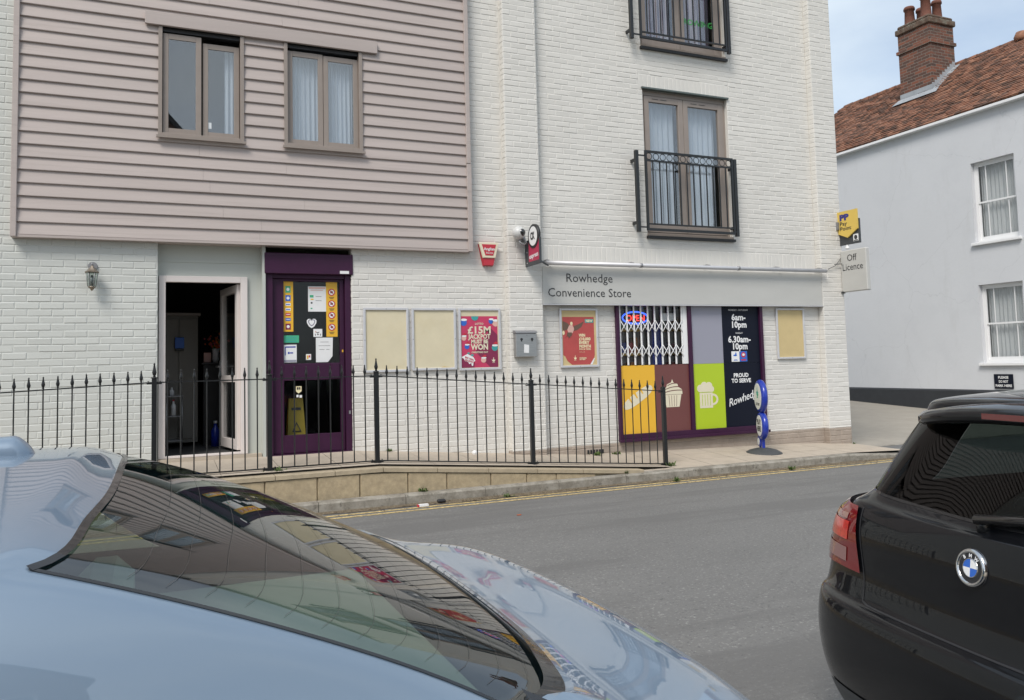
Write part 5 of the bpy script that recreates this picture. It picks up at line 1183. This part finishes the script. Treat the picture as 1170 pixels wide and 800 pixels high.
# ---------------- black hatchback
paintk = mat('black car paint', (.004,.0045,.006), .4, 0, coat=1, spec=.1)
paintk.node_tree.nodes['Principled BSDF'].inputs['Coat IOR'].default_value = 1.36
YAWB = -radians(9)
bm_ = thing('parked_car', 'black hatchback parked at the right with its rear window and tail lamp in view', 'car', (2.10, 1.70, 0), 'cars parked along the near kerb', rz=YAWB)
A = lambda *p: list(p)
bmw = Surf([
 (.20, A((.14,0),(.15,.35),(.18,.62),(.34,.79),(.62,.83),(1.3,.85),(2.2,.86),(3.0,.86),(3.7,.84),(4.08,.74),(4.26,.45),(4.28,0))),
 (.34, A((.04,0),(.05,.37),(.09,.65),(.25,.83),(.60,.86),(1.3,.875),(2.2,.88),(3.0,.88),(3.7,.86),(4.1,.77),(4.30,.45),(4.32,0))),
 (.52, A((.0,0),(.015,.38),(.055,.67),(.215,.85),(.60,.885),(1.3,.883),(2.2,.883),(3.0,.883),(3.7,.87),(4.1,.78),(4.30,.45),(4.32,0))),
 (.665, A((.02,0),(.035,.38),(.075,.67),(.225,.85),(.60,.888),(1.3,.883),(2.2,.883),(3.0,.883),(3.7,.87),(4.08,.77),(4.26,.45),(4.28,0))),
 (.70, A((.075,0),(.085,.38),(.115,.66),(.235,.84),(.60,.886),(1.3,.88),(2.2,.88),(3.0,.88),(3.7,.865),(4.06,.76),(4.22,.45),(4.24,0))),
 (.86, A((.10,0),(.11,.38),(.14,.645),(.255,.815),(.60,.872),(1.3,.87),(2.2,.87),(3.0,.865),(3.6,.84),(3.95,.73),(4.08,.43),(4.1,0))),
 (.985, A((.115,0),(.13,.38),(.165,.62),(.30,.775),(.62,.83),(1.3,.835),(2.2,.835),(2.9,.82),(3.4,.77),(3.75,.68),(3.85,.40),(3.88,0))),
 (1.035, A((.175,0,-.01),(.19,.37),(.235,.585,.015),(.42,.70,.01),(.74,.765),(1.3,.78),(2.1,.78),(2.75,.74),(3.0,.68),(3.08,.55),(3.14,.33),(3.16,0))),
 (1.19, A((.275,0),(.285,.35),(.325,.545),(.50,.655),(.82,.70),(1.3,.72),(2.0,.72),(2.5,.68),(2.66,.62),(2.72,.50),(2.78,.3),(2.80,0))),
 (1.335, A((.39,0),(.40,.33),(.43,.505),(.58,.595),(.88,.625),(1.3,.64),(1.9,.64),(2.2,.61),(2.32,.55),(2.36,.45),(2.42,.27),(2.44,0))),
 (1.385, A((.45,0,.012),(.46,.31,.01),(.50,.48),(.64,.54),(.92,.56),(1.3,.575),(1.85,.575),(2.05,.55),(2.15,.49),(2.2,.40),(2.24,.25),(2.26,0))),
 (1.42, A((.75,0),(.76,.15),(.8,.25),(.88,.30),(1.05,.32),(1.3,.33),(1.7,.33),(1.85,.32),(1.92,.28),(1.96,.2),(1.98,.12),(2.0,0))),
 (1.432, A((1.0,0),(1.0,.02),(1.02,.03),(1.05,.03),(1.15,.03),(1.3,.03),(1.6,.03),(1.7,.03),(1.75,.03),(1.78,.02),(1.8,.01),(1.8,0))) ])
NC = bmw.nc-1
bmw.fair('x', 7.06, 8.95, 2.35, .1, .3); bmw.fair('x', 4.0, 6.5, 1.9, .3, .4)
mb = MB()
def skip_patch(S_, mb, spans, nl=5, nc=6):
    for (l0, l1, c0, c1) in spans:
        S_.patch(l0, l1, c0, c1, max(2, int((l1-l0)*nl)), max(2, int(abs(c1-c0)*nc)), mb=mb)
spans = [(0, 7, -NC, NC), (9, 12, -NC, NC)]
gl = (7.06, 8.95)
spans += [(7, 7.06, -NC, NC), (8.95, 9, -NC, NC)]
# pillars between the glass patches
for sg in (1, -1):
    for a, b in ((2.35, 3.75), (5.3, 5.5), (7.0, 7.9)): spans.append((gl[0], gl[1], sg*a, sg*b))
skip_patch(bmw, mb, spans, 10, 10); mb.build('body', paintk, bm_, local=True)
bmw.patch(gl[0], gl[1], -2.35, 2.35, 12, 30, off=-.002).build('rear_window', darkglass, bm_, local=True)
for sg in (1, -1):
    bmw.patch(gl[0], gl[1], sg*3.75, sg*5.3, 10, 10, off=-.003).build('side_window', carglass, bm_, local=True); bmw.patch(gl[0], gl[1], sg*5.5, sg*7.0, 10, 10, off=-.003).build('side_window', carglass, bm_, local=True)
bmw.patch(gl[0], gl[1], 7.9, NC, 10, 16, off=-.003, mb=bmw.patch(gl[0], gl[1], -7.9, -NC, 10, 16, off=-.003)).build('windscreen', carglass, bm_, local=True)
# trim lines round the rear window, hatch shut lines
def ribbon(S_, path, wid, off, mb=None):
    mb = mb or MB(); mb.smooth = False; vv = []
    for i, (l, c) in enumerate(path):
        p = S_.P(l, c)+S_.N(l, c)*off; q = path[min(i+1, len(path)-1)]; o_ = path[max(i-1, 0)]; t = S_.P(*q)-S_.P(*o_); sd_ = t.cross(S_.N(l, c)).normalized()*wid*.5; vv += [p-sd_, p+sd_]
    mb.add(vv, [(2*i, 2*i+1, 2*i+3, 2*i+2) for i in range(len(path)-1)]); return mb
def lerp_path(pts, n=10): return [(a[0]+(b[0]-a[0])*i/n, a[1]+(b[1]-a[1])*i/n) for a, b in zip(pts, pts[1:]) for i in range(n)]+[pts[-1]]
f = ribbon(bmw, lerp_path([(7.06,-2.35),(7.06,2.35)], 24), .010, .002); ribbon(bmw, lerp_path([(7.06,2.35),(8.95,2.35)]), .012, .002, f); ribbon(bmw, lerp_path([(7.06,-2.35),(8.95,-2.35)]), .012, .002, f); f.build('window_seal', trim, bm_, local=True)
f = ribbon(bmw, lerp_path([(6.25,1.62),(4.5,1.37),(3.9,1.3),(3.76,1.2),(3.72,1.0),(3.72,0),(3.72,-1.0),(3.76,-1.2),(3.9,-1.3),(4.5,-1.37),(6.25,-1.62)]), .007, .0015); f.build('shut_line', 'dark_joint', bm_, local=True)
# hatch crease highlight lip
# spoiler
f = MB(); f.smooth = True; n = 24; vv = []
for i in range(n+1):
    t = -1+2*i/n; y = .46*t; e = abs(t)**4*.07; 
    vv += [(.50+e, y*.95, 1.392-.03*abs(t)**3), (.30+e, y, 1.372-.03*t*t), (.275+e, y, 1.355-.03*t*t), (.275+e, y, 1.335-.03*t*t), (.30+e, y, 1.322-.03*t*t), (.42+e, y*.97, 1.325-.03*t*t)]
f.add(vv, [(6*i+j, 6*i+6+j, 6*i+7+j, 6*i+1+j) for i in range(n) for j in range(5)]+[tuple(range(6)), tuple(n*6+j for j in range(6))]); f.build('roof_spoiler', paintk, bm_, local=True)
B('brake_light', mat('dark red lens', (.11,.006,.008), .15, coat=1), bm_, (.268,-.22,1.338,.30,.10,1.356), local=True)
# tail lamps: lens, clear band, red inner band
lr = mat('red lamp lens', (.17,.005,.007), .12, coat=1); lb = mat('bright red reflector', (.62,.03,.02), .3, coat=1, var=.3, vs_=60); lc = mat('clear lamp lens', (.28,.13,.12), .2, coat=1)
def lampfn(a, b, c, d, ee):
    def fn(u, v):
        l = a+(b-a)*u; w0 = c+(.25 if u > .75 else 0)*(u-.75)*4; return l, w0+(d-w0)*v
    return fn
for sg in (1, -1):
    def fn(u, v, sg=sg, x0=0, x1=1):
        l = 4.55+1.65*u; c0 = 1.42+.25*u+.12*max(0, u-.7); c1 = 3.95-.2*abs(u-.45)-.25*max(0, u-.75)*4; return l, sg*(c0+(c1-c0)*v)
    lamp = bmw.patch(0,0,0,0, 18, 12, off=.010, fn=fn).build('tail_lamp', lr, bm_, local=True)
    def f1(u, v, sg=sg): return 5.62+.18*u, sg*(1.85+(3.25-1.85)*v)
    def f2_(u, v, sg=sg): return 5.12+.44*u, sg*(1.75+(3.1-1.75)*v)
    def f3_(u, v, sg=sg): return 4.68+.28*u, sg*(1.75+(3.0-1.75)*v)
    bmw.patch(0,0,0,0, 4, 8, off=.0125, fn=f1).build('clear_band', lc, lamp, local=True); bmw.patch(0,0,0,0, 6, 8, off=.0125, fn=f2_).build('red_reflector', lb, lamp, local=True); bmw.patch(0,0,0,0, 4, 8, off=.0125, fn=f3_).build('reverse_lens', lc, lamp, local=True)
# badge: concentric discs tilted with the hatch
bp_ = bmw.P(5.35, 0); bn = bmw.N(5.35, 0); 
if bn.x > 0: bn = -bn
zq = bn.to_track_quat('Z', 'Y').to_matrix().to_4x4(); Tb = Matrix.Translation(bp_) @ zq
def tl(mb, prof, n=36):
    vv = [Tb @ Vector((r*cos(2*pi*k/n), r*sin(2*pi*k/n), h)) for r, h in prof for k in range(n)]; mb.smooth = True
    mb.add(vv, [(i*n+k, i*n+(k+1) % n, (i+1)*n+(k+1) % n, (i+1)*n+k) for i in range(len(prof)-1) for k in range(n)]); return mb
chrome = mat('chrome', (.62,.62,.62), .12, 1)
bd = tl(MB(), [(.056,-.004),(.055,.006),(.050,.011),(.044,.010),(.042,.006)]).build('rear_badge', chrome, bm_, local=True)
tl(MB(), [(.0425,.0065),(.0001,.0068)]).build('badge_ring', 'dark_joint', bd, local=True); tl(MB(), [(.028,.0065),(.027,.009),(.0255,.0085)]).build('badge_inner_ring', chrome, bd, local=True)
for q in range(4):
    f = MB(); P = [Vector((0,0,.0078))]+[Vector((.0258*cos(a), .0258*sin(a), .0078)) for a in [pi/2*(q+i/8) for i in range(9)]]; f.add([Tb @ p for p in P], [tuple(range(10))]); f.build('badge_quarter', 'white' if q in (0,2) else 'blue', bd, local=True)
f = MB()
for ch_, a in (('B', radians(128)), ('M', radians(90)), ('W', radians(52))):
    vs_, fs2 = text_verts(ch_, .0145, bold=.0006, align='CENTER'); r = .0305; ra = a-pi/2
    f.add([Tb @ Vector((r*cos(a)+p.x*cos(ra)-p.y*sin(ra), r*sin(a)+p.x*sin(ra)+p.y*cos(ra), .0088)) for p in vs_], fs2)
f.build('badge_lettering', 'white', bd, local=True)
# wiper
f = MB(); p0 = bmw.P(7.0, 0)+Vector((-.02,0,.0)); 
f.lathe(p0+Vector((.02,0.02,-.0)), [(.022,-.02),(.024,.015),(.010,.028)], 14)
a_ = [p0+Vector((-.0,.03,.02)), bmw.P(7.25,-.5)+bmw.N(7.25,-.5)*.035, bmw.P(7.55,-1.2)+bmw.N(7.5,-1.2)*.03, bmw.P(7.7,-1.75)+bmw.N(7.7,-1.75)*.02]
f.tube(a_, [.016,.013,.010,.007], 8); f.tube([bmw.P(7.28,-.2)+bmw.N(7.28,-.2)*.012, bmw.P(7.5,-1.1)+bmw.N(7.5,-1.1)*.012, bmw.P(7.75,-2.1)+bmw.N(7.75,-2.1)*.012], .006, 6); f.build('rear_wiper', trim, bm_, local=True)
# bumper lower insert + plate (blank) + diffuser
bmw.patch(.6, 1.25, -2.0, 2.0, 4, 16, off=.004).build('bumper_insert', 'dgrey', bm_, local=True)
f = MB()
for (l, c) in ((6.2,-5.45),): pass
f = ribbon(bmw, lerp_path([(7,5.4),(2,5.4),(1,5.3)]), .006, .002); ribbon(bmw, lerp_path([(7,-5.4),(2,-5.4),(1,-5.3)]), .006, .002, f); ribbon(bmw, lerp_path([(7,3.9),(4,4.1),(1,4.6)]), .006, .002, f); ribbon(bmw, lerp_path([(7,-3.9),(4,-4.1),(1,-4.6)]), .006, .002, f); f.build('door_seam', 'dark_joint', bm_, local=True)
f = MB()
for x in (.78, 3.47):
    for sy in (1, -1): f.lathe((x, sy*.80, .32), [(.345,-.0),(.345,.09*sy)], 36, 'y')
f.build('wheel_arch', 'dark_joint', bm_, local=True)
wheels(bm_, (.78, 3.47), .885, .31, tyre, rim)
def interior(root, x0, x1, hw, zseat, ztop, heads, m):
    f = MB(); f.bbox(x0,-hw,.5,x1,hw,zseat,b=.03); f.build('cabin_floor', m, root, local=True)
    for (x, y, w_) in heads:
        f = MB(); f.bbox(x-.07,y-.26,zseat-.1,x+.07,y+.26,ztop-.14,b=.03); s_ = f.build('seat', m, root, local=True); f = MB(); f.bbox(x-.06,y-w_,ztop-.12,x+.05,y+w_,ztop+.06,b=.035)
        for q in (-.05,.05): f.tube([(x,y+q,ztop-.18),(x,y+q,ztop-.1)], .007, 6)
        f.build('headrest', m, s_, local=True)
seatm = mat('dark grey upholstery', (.03,.03,.033), .8)
interior(bm_, .35, 3.0, .62, .92, 1.12, ((.95,.36,.12),(.95,-.36,.12),(1.9,.36,.12),(1.9,-.36,.12)), seatm)

# ---------------- blue saloon (heads to the left; its tail is nearest the black car)
paintb = mat('pale metallic blue car paint', (.17,.235,.315), .45, .15, coat=1, spec=.2)
paintb.node_tree.nodes['Principled BSDF'].inputs['Coat IOR'].default_value = 1.75
bs_ = thing('parked_car', 'pale blue saloon parked in front of the railings with its sloping rear window in view', 'car', (.95, 1.52, roadz(0)-.10), 'cars parked along the near kerb', rz=pi)
def tailshift(L):
    for i in range(6): z, row = L[i]; L[i] = (z, [(p[0]+.05*(1, 1, 1, .6)[j],)+tuple(p[1:]) if j < 4 else p for j, p in enumerate(row)])
    return L
sal = Surf(tailshift([
 (.20, A((.12,0),(.13,.35),(.16,.62),(.34,.80),(.7,.84),(1.4,.86),(2.3,.87),(3.1,.87),(3.8,.85),(4.25,.76),(4.45,.45),(4.48,0))),
 (.38, A((.02,0),(.03,.37),(.08,.66),(.24,.84),(.65,.88),(1.4,.89),(2.3,.895),(3.1,.895),(3.8,.875),(4.3,.78),(4.5,.45),(4.52,0))),
 (.58, A((.0,0),(.012,.38),(.06,.68),(.22,.86),(.65,.895),(1.4,.90),(2.3,.90),(3.1,.90),(3.8,.88),(4.28,.78),(4.48,.45),(4.5,0))),
 (.80, A((.05,0),(.06,.38),(.10,.67),(.25,.84),(.65,.885),(1.4,.89),(2.3,.89),(3.1,.885),(3.75,.86),(4.2,.76),(4.38,.45),(4.4,0))),
 (.96, A((.05,0,.03),(.06,.37,.025),(.10,.64,.01),(.27,.79,.0),(.68,.845),(1.4,.85),(2.3,.85),(3.0,.84),(3.5,.80),(3.9,.70),(4.05,.42),(4.08,0))),
 (1.055, A((.08,0,.018),(.09,.36,.015),(.14,.58,.008),(.32,.72,.0),(.78,.765),(1.4,.785,-.01),(2.3,.785,-.01),(2.8,.76,-.03),(3.1,.70,-.03),(3.2,.58,-.03),(3.28,.35,-.03),(3.3,0,-.03))),
 (1.115, A((.395,0,.012),(.40,.30,.01),(.43,.48,.006),(.53,.61,.0),(.98,.70,.0),(1.5,.72),(2.3,.72),(2.65,.70),(2.9,.64),(2.98,.54),(3.05,.33),(3.08,0))),
 (1.255, A((.70,0,.03),(.705,.29,.025),(.73,.465,.012),(.81,.60),(1.15,.665),(1.55,.68),(2.2,.68),(2.4,.66),(2.5,.60),(2.58,.49),(2.63,.3),(2.66,0))),
 (1.365, A((1.01,0,.03),(1.015,.28,.026),(1.035,.45,.012),(1.08,.578,-.002),(1.31,.606,-.012),(1.6,.62,-.01),(2.0,.615,-.01),(2.12,.59,-.01),(2.2,.53,-.01),(2.24,.44),(2.28,.27),(2.3,0))),
 (1.405, A((1.15,0,.012),(1.155,.24,.01),(1.18,.37,.005),(1.25,.46,-.005),(1.4,.49,-.01),(1.6,.50,-.01),(1.9,.495,-.01),(2.0,.47),(2.04,.42),(2.07,.34),(2.1,.2),(2.12,0))),
 (1.425, A((1.35,0,.01),(1.355,.12,.01),(1.36,.19),(1.40,.22),(1.5,.24),(1.6,.25),(1.8,.24),(1.85,.22),(1.88,.19),(1.9,.15),(1.92,.1),(1.94,0))),
 (1.437, A((1.55,0),(1.55,.01),(1.55,.015),(1.56,.015),(1.58,.015),(1.6,.015),(1.7,.015),(1.72,.015),(1.73,.012),(1.74,.01),(1.75,.005),(1.75,0))) ]))
sal.fair('z', 6.08, 7.97, 2.93, .12, .4); sal.fair('z', 4.15, 5.85, 2.65, .35, .35); sal.fair('z', 8.4, 11, NC+1, .4, 1)
mb = MB(); gl = (6.08, 7.97); GC = 2.92
spans = [(0, 6.0, -NC, NC), (8, 11, -NC, NC), (6, gl[0], -NC, NC), (gl[1], 8, -NC, NC)]
for sg in (1, -1):
    for a, b in ((GC, 3.9), (5.35, 5.5), (7.0, 7.9)): spans.append((gl[0], gl[1], sg*a, sg*b))
skip_patch(sal, mb, spans, 12, 12); mb.build('body', paintb, bs_, local=True)
rw = sal.patch(gl[0], gl[1], -GC, GC, 20, 44, off=-.001).build('rear_window', carglass, bs_, local=True)
f = MB()
for i in range(12):
    l = 6.22+1.6*i/12; ribbon(sal, lerp_path([(l,-2.75),(l,2.75)], 40), .0005, .0006, f)
f.build('heater_wires', mat('dark heater wire', (.06,.055,.05), .6), rw, local=True)
f = ribbon(sal, lerp_path([(6.10,-GC+.02),(6.10,GC-.02)], 60), .030, .005); f.build('lower_window_seal', trim, bs_, local=True)
f = ribbon(sal, lerp_path([(7.97,-GC),(7.97,GC)], 40), .010, .002); ribbon(sal, lerp_path([(6.08,GC),(7.97,GC)], 20), .005, .0015, f); ribbon(sal, lerp_path([(6.08,-GC),(7.97,-GC)], 20), .005, .0015, f); f.build('window_seal', trim, bs_, local=True)
for sg in (1, -1):
    sal.patch(gl[0], gl[1], sg*3.9, sg*5.35, 10, 12, off=-.003).build('side_window', carglass, bs_, local=True); sal.patch(gl[0], gl[1], sg*5.5, sg*7.0, 10, 12, off=-.003).build('side_window', carglass, bs_, local=True)
sal.patch(gl[0], gl[1], 7.9, NC, 10, 16, off=-.003, mb=sal.patch(gl[0], gl[1], -7.9, -NC, 10, 16, off=-.003)).build('windscreen', carglass, bs_, local=True)
f = ribbon(sal, lerp_path([(6.0,2.9),(5.25,3.05),(4.6,2.75),(3.3,2.6),(3.1,2.2),(3.1,0),(3.1,-2.2),(3.3,-2.6),(4.6,-2.75),(5.25,-3.05),(6.0,-2.9)]), .006, .0015)
for c in (3.95, 5.42): 
    for sg in (1,-1): ribbon(sal, lerp_path([(6,sg*c),(3,sg*(c+.1)),(1,sg*(c+.3))]), .006, .002, f)
f.build('shut_line', 'dark_joint', bs_, local=True)
for sg in (1, -1):
    def fn(u, v, sg=sg): return 3.2+1.1*u, sg*(2.2+(3.7-2.2)*v)
    sal.patch(0,0,0,0, 8, 10, off=.008, fn=fn).build('tail_lamp', lr, bs_, local=True)
def fnp(u, v): return 2.2+.55*u, -.62+1.24*v
sal.patch(0,0,0,0, 3, 8, off=.010, fn=fnp).build('number_plate', mat('yellow plate', (.72,.55,.05), .4), bs_, local=True)
# roof aerial: a blunt fin
fx0 = 1.125; f = MB(); f.smooth = True; n = 30; vv = []; m_ = 12
for i in range(n+1):
    t = (i/n)**1.6; X = fx0+.26*t; hgt = .062*(1-t**2.2)**.8 if t > 0 else .058
    hgt = .048*max(.0, (1-t**2.6))*min(1, (t*9)**.45); wdt = (.030*(1-t**2)+.001)*min(1, (t*12)**.5)+.0005
    for k in range(m_+1):
        a = pi*k/m_; vv.append((X-.012*sin(a)*(1 if i == 0 else 0), wdt*cos(a), 1.408+hgt*abs(sin(a))**.55))
f.add(vv, [(i*(m_+1)+k, i*(m_+1)+k+1, (i+1)*(m_+1)+k+1, (i+1)*(m_+1)+k) for i in range(n) for k in range(m_)]+[tuple(range(m_+1))]); f.build('roof_aerial', paintb, bs_, local=True)
f = MB()
for x in (.95, 3.65):
    for sy in (1, -1): f.lathe((x, sy*.82, .33), [(.35,-.0),(.35,.085*sy)], 36, 'y')
f.build('wheel_arch', 'dark_joint', bs_, local=True)
wheels(bs_, (.95, 3.65), .90, .32, tyre, rim)
interior(bs_, .5, 3.0, .62, .95, 1.10, ((1.05,.36,.13),(1.05,-.36,.13),(2.0,.36,.12),(2.0,-.36,.12)), mat('grey green upholstery', (.34,.38,.35), .8))
sal.patch(5.9, 5.95, -2, 2, 2, 8, off=-.02)
f = MB(); f.bbox(.48,-.56,1.02,1.0,.56,1.045,b=.01); f.build('parcel_shelf', mat('grey green shelf', (.24,.27,.25), .9), bs_, local=True)

# ============================================================ HOUSE BEHIND THE CAMERA (seen only in reflections)
hb = thing('gabled_house', 'tall brick house with dark slate gable roof standing behind the photographer', 'house', (-2, -10, .2))
f = MB(); f.box(-6.6,-16,.19,2.6,-10,7.6); f.add([(-6.6,-10,7.6),(2.6,-10,7.6),(-2,-10,12.7),(-6.6,-16,7.6),(2.6,-16,7.6),(-2,-16,12.7)],[(0,1,2),(3,4,5)]); f.build('wall', 'chimney', hb)
sl_ = mat('dark slate roof', (.035,.035,.04), .6, var=.2, vs_=5); f = MB()
for sx in (1, -1): f.add([(-2,-9.8,13.02),(-2,-16.2,13.02),(-2+sx*4.85,-16.2,7.45),(-2+sx*4.85,-9.8,7.45),(-2,-9.8,12.8),(-2,-16.2,12.8),(-2+sx*4.85,-16.2,7.25),(-2+sx*4.85,-9.8,7.25)],[(0,1,2,3),(4,5,6,7),(0,3,7,4),(1,2,6,5),(2,3,7,6)])
f.build('roof', sl_, hb)
for x in (-5,-2,1):
    for z in (1.2,3.4,5.6): wv = B('window', 'sashw', hb, (x-.55,-9.999,z,x+.55,-9.96,z+1.3)); B('pane', 'dark_joint', wv, (x-.48,-9.959,z+.07,x+.48,-9.95,z+.62), (x-.48,-9.959,z+.68,x+.48,-9.95,z+1.23))
